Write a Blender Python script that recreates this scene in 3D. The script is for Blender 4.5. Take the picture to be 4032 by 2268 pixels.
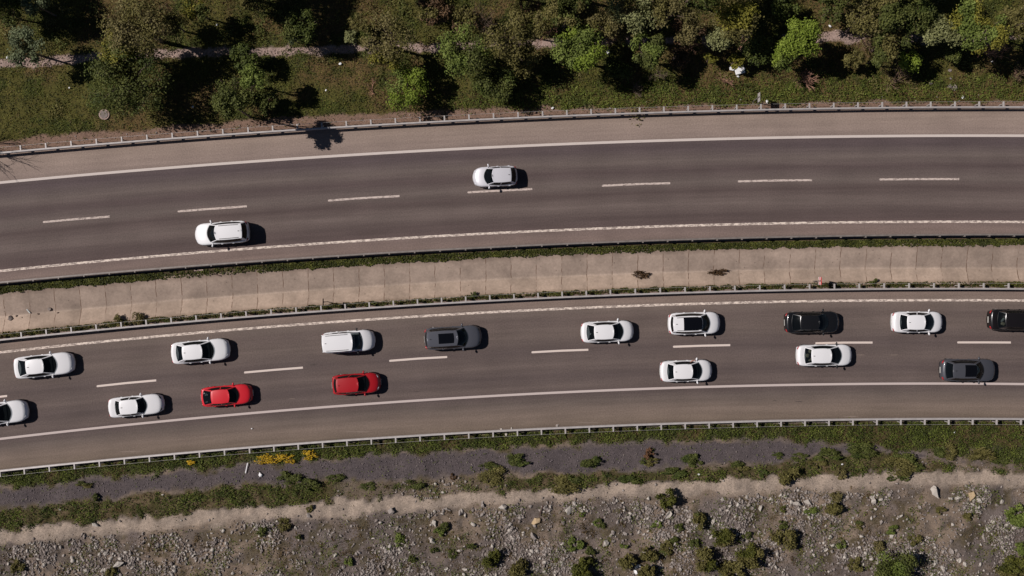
import bpy, math, random
import numpy as np
from mathutils import Vector, Matrix
R = math.radians
scene = bpy.context.scene
for o in list(bpy.data.objects): bpy.data.objects.remove(o)
col = scene.collection
# ---------------------------------------------------------------- camera, sun, sky, exposure
CH = 81.5            # camera height above the road, metres
S = 48.5             # photograph pixels (4032 wide) per metre on the road
cam_d = bpy.data.cameras.new('camera'); cam = bpy.data.objects.new('camera', cam_d); col.objects.link(cam)
cam.location = (0, 0, CH); cam.rotation_euler = (0, 0, 0)
cam_d.sensor_width = 36; cam_d.lens = 18*CH/(2016/S); cam_d.clip_end = 3000; cam_d.clip_start = 0.5
scene.camera = cam
SUN = Vector((0.957, -0.223, -1.0)).normalized()
w = bpy.data.worlds.new('World'); scene.world = w; w.use_nodes = True
nt = w.node_tree; nt.nodes.clear()
sky = nt.nodes.new('ShaderNodeTexSky'); sky.sky_type = 'NISHITA'; sky.sun_disc = False; sky.altitude = 1200; sky.air_density = .5; sky.dust_density = .3; sky.ozone_density = .6
sky.sun_elevation = math.asin(-SUN.z); sky.sun_rotation = math.atan2(-SUN.x, -SUN.y)
bg = nt.nodes.new('ShaderNodeBackground'); bg.inputs[1].default_value = 0.05
wo = nt.nodes.new('ShaderNodeOutputWorld')
nt.links.new(sky.outputs[0], bg.inputs[0]); nt.links.new(bg.outputs[0], wo.inputs[0])
sd = bpy.data.lights.new('sun', 'SUN'); sd.energy = 5.0; sd.angle = R(0.5); sd.color = (1.0, 0.938, 0.908)
sun = bpy.data.objects.new('sun', sd); col.objects.link(sun); sun.location = (-40, 10, 45)
sun.rotation_euler = SUN.to_track_quat('-Z', 'Y').to_euler()
scene.view_settings.view_transform = 'Standard'; scene.view_settings.look = 'None'
scene.view_settings.exposure = -0.37; scene.view_settings.gamma = 1.0
scene.render.engine = 'CYCLES'
rnd = random.Random(7); rs = np.random.RandomState(11)
# ---------------------------------------------------------------- helpers
KA = 0.86
def lin(c): c = c/255.0; return c/12.92 if c <= 0.04045 else ((c+0.055)/1.055)**2.4
def C(r, g, b, k=1.0): return (min(lin(r)/KA*k, .9), min(lin(g)/KA*k, .9), min(lin(b)/KA*k, .9), 1)
def G(px, py, z=0.0):
    k = (CH-z)/CH/S
    return ((px-2016)*k, (1134-py)*k)
def tag(o, label=None, cat=None, group=None, kind=None):
    if label: o['label'] = label
    if cat: o['category'] = cat
    if group: o['group'] = group
    if kind: o['kind'] = kind
    return o
def empty(name, loc=(0, 0, 0), rz=0):
    o = bpy.data.objects.new(name, None); col.objects.link(o); o.location = loc; o.rotation_euler = (0, 0, rz)
    o.empty_display_size = .3
    return o
def mesh_obj(name, V, F, mat, parent=None, smooth=False, mids=None):
    me = bpy.data.meshes.new(name)
    me.from_pydata([tuple(v) for v in V], [], [tuple(f) for f in F])
    for m in (mat if isinstance(mat, (list, tuple)) else [mat]): me.materials.append(m)
    if smooth: me.polygons.foreach_set('use_smooth', [True]*len(me.polygons))
    if mids is not None: me.polygons.foreach_set('material_index', mids)
    me.update()
    o = bpy.data.objects.new(name, me); col.objects.link(o)
    if parent: o.parent = parent
    return o
class MB:
    def __init__(s): s.V = []; s.F = []
    def add(s, V, F):
        n = len(s.V); s.V += [tuple(v) for v in V]; s.F += [tuple(i+n for i in f) for f in F]; return s
    def box(s, c, d, M=None, bev=0.0):
        x, y, z = d[0]/2, d[1]/2, d[2]/2; b = min(bev, x*.9, y*.9, z*.9)
        if b <= 0:
            V = [Vector((i*x, j*y, k*z)) for i in (-1, 1) for j in (-1, 1) for k in (-1, 1)]
            F = [(0, 1, 3, 2), (4, 6, 7, 5), (0, 4, 5, 1), (2, 3, 7, 6), (0, 2, 6, 4), (1, 5, 7, 3)]
        else:
            V = []; F = []
            for zz, q in ((-z, b), (-z+b, 0), (z-b, 0), (z, b)):
                for (i, j) in ((1, 1), (-1, 1), (-1, -1), (1, -1)):
                    a = (i*(x-q), j*(y-q-b)); e = (i*(x-q-b), j*(y-q))
                    pr = (a, e) if i*j > 0 else (e, a)
                    V += [Vector((p[0], p[1], zz)) for p in pr]
            for r in range(3):
                for i in range(8): F.append((r*8+i, r*8+(i+1) % 8, r*8+8+(i+1) % 8, r*8+8+i))
            F.append(tuple(range(7, -1, -1))); F.append(tuple(range(24, 32)))
        V = [((M @ v) if M else v)+Vector(c) for v in V]
        return s.add(V, F)
    def tube(s, p, q, r0, r1, n=6, cap=True):
        p = Vector(p); q = Vector(q); d = (q-p)
        if d.length < 1e-5: return s
        d.normalize(); a = d.orthogonal().normalized(); b = d.cross(a)
        V = []; F = []
        for (c, r) in ((p, r0), (q, r1)):
            for i in range(n):
                t = 2*math.pi*i/n; V.append(c+(a*math.cos(t)+b*math.sin(t))*r)
        for i in range(n): F.append((i, (i+1) % n, n+(i+1) % n, n+i))
        if cap: F.append(tuple(range(n-1, -1, -1))); F.append(tuple(range(n, 2*n)))
        return s.add(V, F)
    def ell(s, c, r, nu=10, nv=6, M=None):
        V = [Vector((0, 0, -r[2]))]; F = []
        for j in range(1, nv):
            a = -math.pi/2+math.pi*j/nv
            for i in range(nu):
                b = 2*math.pi*i/nu; V.append(Vector((r[0]*math.cos(a)*math.cos(b), r[1]*math.cos(a)*math.sin(b), r[2]*math.sin(a))))
        V.append(Vector((0, 0, r[2]))); t = len(V)-1
        for i in range(nu):
            F.append((0, 1+(i+1) % nu, 1+i)); F.append((t, t-nu+i, t-nu+(i+1) % nu))
        for j in range(nv-2):
            for i in range(nu):
                a = 1+j*nu+i; b = 1+j*nu+(i+1) % nu; F.append((a, b, b+nu, a+nu))
        V = [((M @ v) if M else v)+Vector(c) for v in V]
        return s.add(V, F)
    def build(s, name, mat, parent=None, smooth=False): return mesh_obj(name, s.V, s.F, mat, parent, smooth)
def clone(o, parent=None):
    c = o.copy(); col.objects.link(c); c.parent = parent
    for ch in list(o.children): clone(ch, c)
    return c
# ---------------------------------------------------------------- materials
def newmat(name):
    m = bpy.data.materials.new(name); m.use_nodes = True; n = m.node_tree
    b = n.nodes['Principled BSDF']; return m, n, b
def N(n, t, **k):
    x = n.nodes.new(t)
    for a, v in k.items():
        if a.startswith('i'): x.inputs[int(a[1:])].default_value = v
        else: setattr(x, a, v)
    return x
def simple(name, c, rough=.6, metal=0.0, coat=0.0, spec=.5, var=0.0, scale=8.0):
    m, n, b = newmat(name)
    b.inputs['Base Color'].default_value = c; b.inputs['Roughness'].default_value = rough
    b.inputs['Metallic'].default_value = metal; b.inputs['Coat Weight'].default_value = coat
    b.inputs['Specular IOR Level'].default_value = spec
    if var > 0:
        tc = N(n, 'ShaderNodeTexCoord'); no = N(n, 'ShaderNodeTexNoise'); no.inputs['Scale'].default_value = scale
        no.inputs['Detail'].default_value = 5
        n.links.new(tc.outputs['Object'], no.inputs['Vector'])
        mr = N(n, 'ShaderNodeMapRange'); mr.inputs[1].default_value = .3; mr.inputs[2].default_value = .7
        mr.inputs[3].default_value = 1-var; mr.inputs[4].default_value = 1+var
        n.links.new(no.outputs[0], mr.inputs[0])
        mx = N(n, 'ShaderNodeVectorMath', operation='SCALE'); mx.inputs[0].default_value = c[:3]
        n.links.new(mr.outputs[0], mx.inputs['Scale']); n.links.new(mx.outputs[0], b.inputs['Base Color'])
    return m
def leafmat(name, c1, c2, c3, trans=.25, rough=.7):
    m, n, b = newmat(name)
    g = N(n, 'ShaderNodeNewGeometry'); cr = N(n, 'ShaderNodeValToRGB')
    e = cr.color_ramp.elements; e[0].position = 0; e[0].color = c1; e[1].position = 1; e[1].color = c3
    x = e.new(.5); x.color = c2
    tc = N(n, 'ShaderNodeTexCoord'); no = N(n, 'ShaderNodeTexNoise'); no.inputs['Scale'].default_value = .9; no.inputs['Detail'].default_value = 2
    n.links.new(tc.outputs['Object'], no.inputs['Vector'])
    ad = N(n, 'ShaderNodeMath', operation='MULTIPLY_ADD'); ad.inputs[1].default_value = .55
    n.links.new(g.outputs['Random Per Island'], ad.inputs[0])
    sc = N(n, 'ShaderNodeMapRange'); sc.inputs[1].default_value = .35; sc.inputs[2].default_value = .65; sc.inputs[4].default_value = .45
    n.links.new(no.outputs[0], sc.inputs[0]); n.links.new(sc.outputs[0], ad.inputs[2])
    n.links.new(ad.outputs[0], cr.inputs[0]); n.links.new(cr.outputs[0], b.inputs['Base Color'])
    b.inputs['Roughness'].default_value = rough; b.inputs['Specular IOR Level'].default_value = .25
    if trans > 0:
        tr = N(n, 'ShaderNodeBsdfTranslucent'); mx = N(n, 'ShaderNodeMixShader'); mx.inputs[0].default_value = trans
        n.links.new(cr.outputs[0], tr.inputs[0])
        n.links.new(b.outputs[0], mx.inputs[1]); n.links.new(tr.outputs[0], mx.inputs[2])
        n.links.new(mx.outputs[0], n.nodes['Material Output'].inputs[0])
    return m
M = {}
M['white'] = simple('white_paint', (.84, .83, .83, 1), .38, coat=.35)
M['silver'] = simple('silver_paint', (.70, .69, .72, 1), .34, metal=.15, coat=.5)
M['red'] = simple('red_paint', (.66, .018, .030, 1), .38, coat=.35)
M['darkred'] = simple('deep_red_paint', (.40, .008, .014, 1), .38, coat=.35)
M['grey'] = simple('grey_paint', (.095, .098, .115, 1), .32, metal=.15, coat=.6)
M['grey2'] = simple('dark_grey_paint', (.072, .074, .086, 1), .36, metal=.1, coat=.5)
M['black'] = simple('black_paint', (.010, .010, .011, 1), .25, coat=.6)
M['blackb'] = simple('black_brown_paint', (.011, .009, .009, 1), .25, coat=.6)
M['trim'] = simple('black_trim', (.012, .012, .012, 1), .5)
M['pano'] = simple('roof_glass', (.004, .004, .005, 1), .12, coat=.5)
M['rubber'] = simple('rubber', (.012, .012, .012, 1), .85)
M['rim'] = simple('rim_metal', (.35, .35, .36, 1), .35, metal=.8)
M['lampw'] = simple('headlamp', (.55, .56, .58, 1), .15, coat=.8)
M['lampr'] = simple('tail_lamp', (.38, .012, .015, 1), .2, coat=.8)
M['plate'] = simple('plate_white', (.7, .68, .62, 1), .5)
M['dash'] = simple('cabin_plastic', (.012, .013, .014, 1), .8, var=.3)
M['seat'] = simple('seat_cloth', (.045, .043, .042, 1), .9)
M['straw'] = simple('straw', (.52, .46, .32, 1), .9, var=.2, scale=30)
M['cloth'] = simple('pale_cloth', (.5, .52, .50, 1), .9, var=.25, scale=20)
M['skin'] = simple('skin', (.50, .24, .17, 1), .6)
M['galv'] = simple('galvanised_steel', C(170, 164, 160), .55, metal=.15, var=.12, scale=3)
M['galvd'] = simple('galvanised_steel_old', C(120, 112, 106), .6, metal=.15, var=.2, scale=3)
M['rust'] = simple('rusty_steel', C(78, 60, 52), .8, var=.25, scale=6)
M['wred'] = simple('sign_red', (.60, .03, .03, 1), .5)
M['wwhite'] = simple('sign_white', (.82, .80, .78, 1), .5)
M['foam'] = simple('foam', (.84, .83, .82, 1), .7, var=.08, scale=4)
M['bark'] = simple('bark', C(104, 88, 78), .95, var=.3, scale=6)
M['twig'] = simple('dry_twigs', C(132, 106, 88), .95, var=.25, scale=5)
M['twigp'] = simple('pink_twigs', C(168, 128, 108), .95, var=.2, scale=5)
M['twigd'] = simple('dark_twigs', C(104, 88, 76), .95, var=.25, scale=5)
M['stone'] = simple('limestone', C(140, 131, 124), .9, var=.22, scale=4)
M['stoneb'] = simple('pale_limestone', C(170, 162, 152), .9, var=.14, scale=3)
M['stoney'] = simple('ochre_stone', C(168, 146, 114), .9, var=.18, scale=3)
M['stoneg'] = simple('grey_stone', C(118, 108, 102), .9, var=.2, scale=4)
def glassmat():
    m, n, b = newmat('tinted_glass')
    b.inputs['Base Color'].default_value = (.004, .005, .006, 1); b.inputs['Roughness'].default_value = .06
    t = N(n, 'ShaderNodeBsdfTransparent'); t.inputs[0].default_value = (.62, .68, .68, 1)
    mx = N(n, 'ShaderNodeMixShader'); mx.inputs[0].default_value = .5
    n.links.new(t.outputs[0], mx.inputs[1]); n.links.new(b.outputs[0], mx.inputs[2])
    n.links.new(mx.outputs[0], n.nodes['Material Output'].inputs[0]); return m
M['glass'] = glassmat()
LEAF = {
 'bright': leafmat('leaf_bright', C(68, 80, 32), C(100, 112, 50), C(134, 146, 74)),
 'lime': leafmat('leaf_lime', C(78, 92, 26), C(112, 128, 44), C(142, 156, 66)),
 'olive': leafmat('leaf_olive', C(70, 66, 34), C(100, 94, 50), C(130, 122, 74)),
 'dark': leafmat('leaf_dark', C(46, 54, 22), C(70, 80, 34), C(100, 108, 50)),
 'mid': leafmat('leaf_mid', C(54, 60, 26), C(80, 86, 40), C(110, 114, 58)),
 'grass1': leafmat('grass_green', C(54, 58, 22), C(78, 80, 32), C(108, 110, 48), trans=.15),
 'grass2': leafmat('grass_dark', C(38, 42, 18), C(56, 60, 25), C(82, 84, 36), trans=.1),
 'grass3': leafmat('grass_lush', C(58, 68, 24), C(86, 96, 36), C(118, 126, 56), trans=.15),
 'grass4': leafmat('grass_yellow', C(86, 84, 34), C(114, 110, 46), C(144, 136, 66), trans=.15),
 'slope': leafmat('leaf_slope', C(50, 54, 20), C(80, 82, 32), C(110, 110, 48)),
 'grass5': leafmat('grass_brown', C(62, 50, 32), C(86, 70, 44), C(114, 94, 62), trans=.1),
 'yellow': leafmat('leaf_yellow', C(84, 84, 28), C(120, 116, 44), C(152, 144, 66)),
 'sage': leafmat('leaf_sage', C(90, 92, 56), C(122, 124, 80), C(156, 158, 110)),
 'silverleaf': leafmat('leaf_silver', C(72, 80, 54), C(98, 106, 76), C(128, 136, 100)),
 'tan': leafmat('leaf_tan', C(78, 72, 42), C(106, 98, 60), C(138, 128, 84)),
 'flower': leafmat('yellow_flowers', C(120, 100, 24), C(176, 142, 28), C(204, 168, 40), trans=.1),
 'orange': leafmat('orange_flowers', C(76, 56, 38), C(98, 70, 48), C(120, 84, 58), trans=.1),
 'brown': leafmat('dry_leaves', C(60, 46, 32), C(84, 64, 44), C(110, 86, 60), trans=.1),
}
def roadmat(name, stops):
    m, n, b = newmat(name)
    uv = N(n, 'ShaderNodeUVMap'); uv.uv_map = 'UVMap'
    sp = N(n, 'ShaderNodeSeparateXYZ'); n.links.new(uv.outputs[0], sp.inputs[0])
    # wobble of the wear bands
    st = N(n, 'ShaderNodeMapping'); st.inputs['Scale'].default_value = (.035, 9, 1); n.links.new(uv.outputs[0], st.inputs[0])
    n1 = N(n, 'ShaderNodeTexNoise'); n1.inputs['Scale'].default_value = 1; n1.inputs['Detail'].default_value = 3; n.links.new(st.outputs[0], n1.inputs['Vector'])
    ma = N(n, 'ShaderNodeMath', operation='MULTIPLY_ADD'); ma.inputs[1].default_value = .03; n.links.new(n1.outputs[0], ma.inputs[0])
    sb = N(n, 'ShaderNodeMath', operation='SUBTRACT'); sb.inputs[1].default_value = .015
    n.links.new(sp.outputs[1], sb.inputs[0]); n.links.new(sb.outputs[0], ma.inputs[2])
    cr = N(n, 'ShaderNodeValToRGB'); e = cr.color_ramp.elements
    e[0].position = stops[0][0]; e[0].color = C(*stops[0][1]); e[1].position = stops[-1][0]; e[1].color = C(*stops[-1][1])
    for p, c in stops[1:-1]: x = e.new(p); x.color = C(*c)
    n.links.new(ma.outputs[0], cr.inputs[0])
    tc = N(n, 'ShaderNodeTexCoord')
    def noise(scale, det, lo, hi, vec=None):
        no = N(n, 'ShaderNodeTexNoise'); no.inputs['Scale'].default_value = scale; no.inputs['Detail'].default_value = det
        n.links.new(vec or tc.outputs['Object'], no.inputs['Vector'])
        mr = N(n, 'ShaderNodeMapRange'); mr.inputs[1].default_value = .3; mr.inputs[2].default_value = .7
        mr.inputs[3].default_value = lo; mr.inputs[4].default_value = hi; n.links.new(no.outputs[0], mr.inputs[0]); return mr.outputs[0]
    st2 = N(n, 'ShaderNodeMapping'); st2.inputs['Scale'].default_value = (.12, 30, 1); n.links.new(uv.outputs[0], st2.inputs[0])
    fs = [noise(9, 8, .84, 1.16), noise(.35, 5, .92, 1.08), noise(1.0, 4, .90, 1.10, st2.outputs[0])]
    # sparse dark and pale specks
    vo = N(n, 'ShaderNodeTexVoronoi'); vo.inputs['Scale'].default_value = 1.6; n.links.new(tc.outputs['Object'], vo.inputs['Vector'])
    sm = N(n, 'ShaderNodeMapRange'); sm.inputs[1].default_value = .03; sm.inputs[2].default_value = .06; sm.inputs[3].default_value = .78; sm.inputs[4].default_value = 1
    n.links.new(vo.outputs[0], sm.inputs[0]); fs.append(sm.outputs[0])
    cur = fs[0]
    for f in fs[1:]:
        mm = N(n, 'ShaderNodeMath', operation='MULTIPLY'); n.links.new(cur, mm.inputs[0]); n.links.new(f, mm.inputs[1]); cur = mm.outputs[0]
    sc = N(n, 'ShaderNodeVectorMath', operation='SCALE'); n.links.new(cr.outputs[0], sc.inputs[0]); n.links.new(cur, sc.inputs['Scale'])
    n.links.new(sc.outputs[0], b.inputs['Base Color']); b.inputs['Roughness'].default_value = .9; b.inputs['Specular IOR Level'].default_value = .25
    bn = N(n, 'ShaderNodeTexNoise'); bn.inputs['Scale'].default_value = 30; n.links.new(tc.outputs['Object'], bn.inputs['Vector'])
    bp = N(n, 'ShaderNodeBump'); bp.inputs['Strength'].default_value = .25; bp.inputs['Distance'].default_value = .02
    n.links.new(bn.outputs[0], bp.inputs['Height']); n.links.new(bp.outputs[0], b.inputs['Normal'])
    return m
def paintmat(name, c, under, wear, scale):
    m, n, b = newmat(name)
    uv = N(n, 'ShaderNodeUVMap'); uv.uv_map = 'UVMap'
    st = N(n, 'ShaderNodeMapping'); st.inputs['Scale'].default_value = scale; n.links.new(uv.outputs[0], st.inputs[0])
    n1 = N(n, 'ShaderNodeTexNoise'); n1.inputs['Scale'].default_value = 1; n1.inputs['Detail'].default_value = 7; n1.inputs['Roughness'].default_value = .78
    n.links.new(st.outputs[0], n1.inputs['Vector'])
    mr = N(n, 'ShaderNodeMapRange'); mr.inputs[1].default_value = wear-.05; mr.inputs[2].default_value = wear+.05; n.links.new(n1.outputs[0], mr.inputs[0])
    mx = N(n, 'ShaderNodeMix', data_type='RGBA'); mx.inputs[6].default_value = under; mx.inputs[7].default_value = c
    n.links.new(mr.outputs[0], mx.inputs[0]); n.links.new(mx.outputs[2], b.inputs['Base Color']); b.inputs['Roughness'].default_value = .8
    return m
M['roadN'] = roadmat('asphalt_north', [(0, (129, 113, 102)), (.06, (139, 123, 112)), (.17, (136, 120, 111)), (.205, (127, 112, 104)), (.215, (86, 75, 74)), (.27, (83, 72, 72)), (.37, (101, 90, 85)),
   (.45, (84, 72, 70)), (.55, (101, 90, 85)), (.62, (84, 72, 69)), (.72, (103, 91, 86)), (.81, (85, 73, 70)), (.885, (90, 77, 74)), (.905, (113, 98, 92)), (.96, (119, 103, 96)), (1, (105, 94, 88))])
M['roadS'] = roadmat('asphalt_south', [(0, (121, 105, 96)), (.09, (121, 106, 97)), (.125, (107, 95, 88)), (.20, (96, 84, 79)), (.30, (101, 89, 83)), (.42, (88, 77, 74)), (.52, (99, 87, 82)), (.60, (87, 76, 73)), (.68, (98, 86, 81)),
   (.74, (86, 75, 72)), (.79, (98, 87, 81)), (.89, (116, 102, 92)), (.96, (109, 96, 85)), (1, (82, 70, 63))])
asph = C(96, 84, 80)
M['lineA'] = paintmat('paint_outer_line', C(196, 184, 176), C(150, 138, 132), .40, (1.2, 12, 1))
M['lineB'] = paintmat('paint_worn_line', C(222, 206, 192), C(140, 126, 118), .50, (2.6, 1.3, 1))
M['lineC'] = paintmat('paint_grey_line', C(186, 172, 166), C(140, 126, 120), .36, (1.3, 8, 1))
M['dashN'] = paintmat('paint_old_dash', C(196, 180, 170), C(118, 105, 99), .46, (3.0, 1.4, 1))
M['dashS'] = paintmat('paint_new_dash', C(205, 190, 180), C(150, 138, 130), .22, (1, 5, 1))
def concmat():
    m, n, b = newmat('channel_concrete')
    uv = N(n, 'ShaderNodeUVMap'); uv.uv_map = 'UVMap'
    sp = N(n, 'ShaderNodeSeparateXYZ'); n.links.new(uv.outputs[0], sp.inputs[0])
    tc = N(n, 'ShaderNodeTexCoord')
    jn = N(n, 'ShaderNodeTexNoise'); jn.inputs['Scale'].default_value = 1.6; n.links.new(tc.outputs['Object'], jn.inputs['Vector'])
    ja = N(n, 'ShaderNodeMath', operation='MULTIPLY_ADD'); ja.inputs[1].default_value = .16; n.links.new(jn.outputs[0], ja.inputs[0]); n.links.new(sp.outputs[0], ja.inputs[2])
    dv = N(n, 'ShaderNodeMath', operation='DIVIDE'); dv.inputs[1].default_value = 2.07; n.links.new(ja.outputs[0], dv.inputs[0])
    fr = N(n, 'ShaderNodeMath', operation='FRACT'); n.links.new(dv.outputs[0], fr.inputs[0])
    fl = N(n, 'ShaderNodeMath', operation='FLOOR'); n.links.new(dv.outputs[0], fl.inputs[0])
    st = N(n, 'ShaderNodeMath', operation='GREATER_THAN'); st.inputs[1].default_value = .5; n.links.new(sp.outputs[1], st.inputs[0])
    cb = N(n, 'ShaderNodeCombineXYZ'); n.links.new(fl.outputs[0], cb.inputs[0]); n.links.new(st.outputs[0], cb.inputs[1])
    wn = N(n, 'ShaderNodeTexWhiteNoise', noise_dimensions='2D'); n.links.new(cb.outputs[0], wn.inputs[0])
    tint = N(n, 'ShaderNodeMapRange'); tint.inputs[3].default_value = .88; tint.inputs[4].default_value = 1.09; n.links.new(wn.outputs[0], tint.inputs[0])
    # joints
    ab = N(n, 'ShaderNodeMath', operation='SUBTRACT'); ab.inputs[1].default_value = .5; n.links.new(fr.outputs[0], ab.inputs[0])
    aa = N(n, 'ShaderNodeMath', operation='ABSOLUTE'); n.links.new(ab.outputs[0], aa.inputs[0])
    jm = N(n, 'ShaderNodeMapRange'); jm.inputs[1].default_value = .480; jm.inputs[2].default_value = .492; jm.inputs[3].default_value = 0; jm.inputs[4].default_value = 1; n.links.new(aa.outputs[0], jm.inputs[0])
    j2 = N(n, 'ShaderNodeTexNoise'); j2.inputs['Scale'].default_value = 2.2; j2.inputs['Detail'].default_value = 4; n.links.new(tc.outputs['Object'], j2.inputs['Vector'])
    j3 = N(n, 'ShaderNodeMapRange'); j3.inputs[1].default_value = .40; j3.inputs[2].default_value = .54; n.links.new(j2.outputs[0], j3.inputs[0])
    jj = N(n, 'ShaderNodeMath', operation='MULTIPLY'); n.links.new(jm.outputs[0], jj.inputs[0]); n.links.new(j3.outputs[0], jj.inputs[1])
    cr = N(n, 'ShaderNodeValToRGB'); e = cr.color_ramp.elements
    e[0].position = 0; e[0].color = C(136, 119, 106); e[1].position = 1; e[1].color = C(146, 127, 110)
    for p, c in ((.12, (160, 142, 128)), (.46, (154, 137, 124)), (.5, (170, 152, 137)), (.56, (165, 146, 130)), (.9, (169, 149, 132))):  # upper slab darker, lower slab lighter: sun shading painted into the concrete
        x = e.new(p); x.color = C(*c)
    n.links.new(sp.outputs[1], cr.inputs[0])
    no = N(n, 'ShaderNodeTexNoise'); no.inputs['Scale'].default_value = 5; no.inputs['Detail'].default_value = 9; no.inputs['Roughness'].default_value = .7; n.links.new(tc.outputs['Object'], no.inputs['Vector'])
    m1 = N(n, 'ShaderNodeMapRange'); m1.inputs[1].default_value = .3; m1.inputs[2].default_value = .7; m1.inputs[3].default_value = .84; m1.inputs[4].default_value = 1.12; n.links.new(no.outputs[0], m1.inputs[0])
    vo = N(n, 'ShaderNodeTexVoronoi'); vo.inputs['Scale'].default_value = 1.4; n.links.new(tc.outputs['Object'], vo.inputs['Vector'])
    sm = N(n, 'ShaderNodeMapRange'); sm.inputs[1].default_value = .04; sm.inputs[2].default_value = .09; sm.inputs[3].default_value = .55; sm.inputs[4].default_value = 1; n.links.new(vo.outputs[0], sm.inputs[0])
    st_ = N(n, 'ShaderNodeTexNoise'); st_.inputs['Scale'].default_value = .55; st_.inputs['Detail'].default_value = 7; st_.inputs['Roughness'].default_value = .65; n.links.new(tc.outputs['Object'], st_.inputs['Vector'])
    s2_ = N(n, 'ShaderNodeMapRange'); s2_.inputs[1].default_value = .36; s2_.inputs[2].default_value = .6; s2_.inputs[3].default_value = .76; s2_.inputs[4].default_value = 1.05; n.links.new(st_.outputs[0], s2_.inputs[0])
    cur = tint.outputs[0]
    for f in (m1.outputs[0], sm.outputs[0], s2_.outputs[0]):
        mm = N(n, 'ShaderNodeMath', operation='MULTIPLY'); n.links.new(cur, mm.inputs[0]); n.links.new(f, mm.inputs[1]); cur = mm.outputs[0]
    sc = N(n, 'ShaderNodeVectorMath', operation='SCALE'); n.links.new(cr.outputs[0], sc.inputs[0]); n.links.new(cur, sc.inputs['Scale'])
    mx = N(n, 'ShaderNodeMix', data_type='RGBA'); n.links.new(jj.outputs[0], mx.inputs[0]); n.links.new(sc.outputs[0], mx.inputs[6]); mx.inputs[7].default_value = C(104, 84, 70)
    n.links.new(mx.outputs[2], b.inputs['Base Color']); b.inputs['Roughness'].default_value = .92; b.inputs['Specular IOR Level'].default_value = .2
    return m
M['conc'] = concmat()
def groundmat():
    m, n, b = newmat('ground_soil')
    at = N(n, 'ShaderNodeAttribute'); at.attribute_name = 'Col'
    tc = N(n, 'ShaderNodeTexCoord'); cur = None
    for sc_, d, lo, hi in ((7, 10, .62, 1.38), (24, 6, .78, 1.22)):
        no = N(n, 'ShaderNodeTexNoise'); no.inputs['Scale'].default_value = sc_; no.inputs['Detail'].default_value = d; no.inputs['Roughness'].default_value = .7
        n.links.new(tc.outputs['Object'], no.inputs['Vector'])
        mr = N(n, 'ShaderNodeMapRange'); mr.inputs[1].default_value = .3; mr.inputs[2].default_value = .7; mr.inputs[3].default_value = lo; mr.inputs[4].default_value = hi
        n.links.new(no.outputs[0], mr.inputs[0])
        if cur is None: cur = mr.outputs[0]
        else:
            mm = N(n, 'ShaderNodeMath', operation='MULTIPLY'); n.links.new(cur, mm.inputs[0]); n.links.new(mr.outputs[0], mm.inputs[1]); cur = mm.outputs[0]
        last = no
    sc = N(n, 'ShaderNodeVectorMath', operation='SCALE'); n.links.new(at.outputs[0], sc.inputs[0]); n.links.new(cur, sc.inputs['Scale'])
    n.links.new(sc.outputs[0], b.inputs['Base Color']); b.inputs['Roughness'].default_value = .95; b.inputs['Specular IOR Level'].default_value = .15
    bp = N(n, 'ShaderNodeBump'); bp.inputs['Strength'].default_value = .8; bp.inputs['Distance'].default_value = .06
    n.links.new(last.outputs[0], bp.inputs['Height']); n.links.new(bp.outputs[0], b.inputs['Normal'])
    return m
M['ground'] = groundmat()
# ---------------------------------------------------------------- the curves of the road, in photograph pixels on the ground
PX = np.array([0, 1008, 2016, 3024, 4032.])
def fit(ys, z=0.0):
    ys = 1134+(np.array(ys, float)-1134)*(CH-z)/CH
    p = np.polyfit(PX/1000-2, ys, 2); return lambda x: np.polyval(p, np.asarray(x)/1000-2)
c_railN = fit([603, 521, 464, 431, 420.5], .75)
c_lineN = fit([718.8, 635.5, 576, 542.3, 534.6])
c_lineN2 = fit([1066.7, 977, 913.5, 881.4, 873.6])
c_railM = fit([1114, 1030.5, 968.3, 935.7, 924], .75)
c_ditN = fit([1152, 1068, 1011, 973, 963])
c_fold = fit([1248, 1155, 1096, 1062, 1054])
c_ditS = fit([1313, 1219, 1158, 1123, 1110])
c_railS = fit([1340, 1245.8, 1178, 1144.8, 1137], .75)
c_lineS = fit([1387, 1292, 1223.5, 1189.9, 1183])
c_dashS = fit([1560, 1460, 1387, 1353, 1346])
c_lineS2 = fit([1728, 1626, 1553, 1518.6, 1511.8])
c_railB = fit([1857.6, 1763.4, 1692.5, 1662, 1650.5], .75)
DX = np.array([0, 644, 1288, 1932, 2200, 2576.])
def zone(ys):
    a = np.array(ys, float)*1.5652
    return lambda x: np.interp(x, DX*1.5652, a)
g1 = zone([1230, 1171, 1127, 1108, 1125, 1180])
g2 = zone([1277, 1214, 1195, 1166, 1130, 1185])
g3 = zone([1336, 1275, 1238, 1203, 1190, 1186])
g4 = zone([1362, 1305, 1261, 1229, 1222, 1216])
c_path = lambda x: np.interp(x, np.array([-2000, 0, 220, 500, 700, 900, 1110, 1500, 2100, 2576, 5000])*1.5652, np.array([170, 160, 146, 132, 130, 124, 117, 103, 90, 96, 100])*1.5652)
def vnoise(x, y, sc, seed):
    x = np.asarray(x)*sc+seed*17.3; y = np.asarray(y)*sc+seed*9.1
    xi = np.floor(x).astype(np.int64); yi = np.floor(y).astype(np.int64); fx = x-xi; fy = y-yi
    fx = fx*fx*(3-2*fx); fy = fy*fy*(3-2*fy)
    def h(a, b):
        n = (a*374761393+b*668265263+seed*144665) & 0xffffffff; n = ((n ^ (n >> 13))*1274126177) & 0xffffffff
        return ((n ^ (n >> 16)) & 0xffff)/65535.0
    return (h(xi, yi)*(1-fx)+h(xi+1, yi)*fx)*(1-fy)+(h(xi, yi+1)*(1-fx)+h(xi+1, yi+1)*fx)*fy
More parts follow.
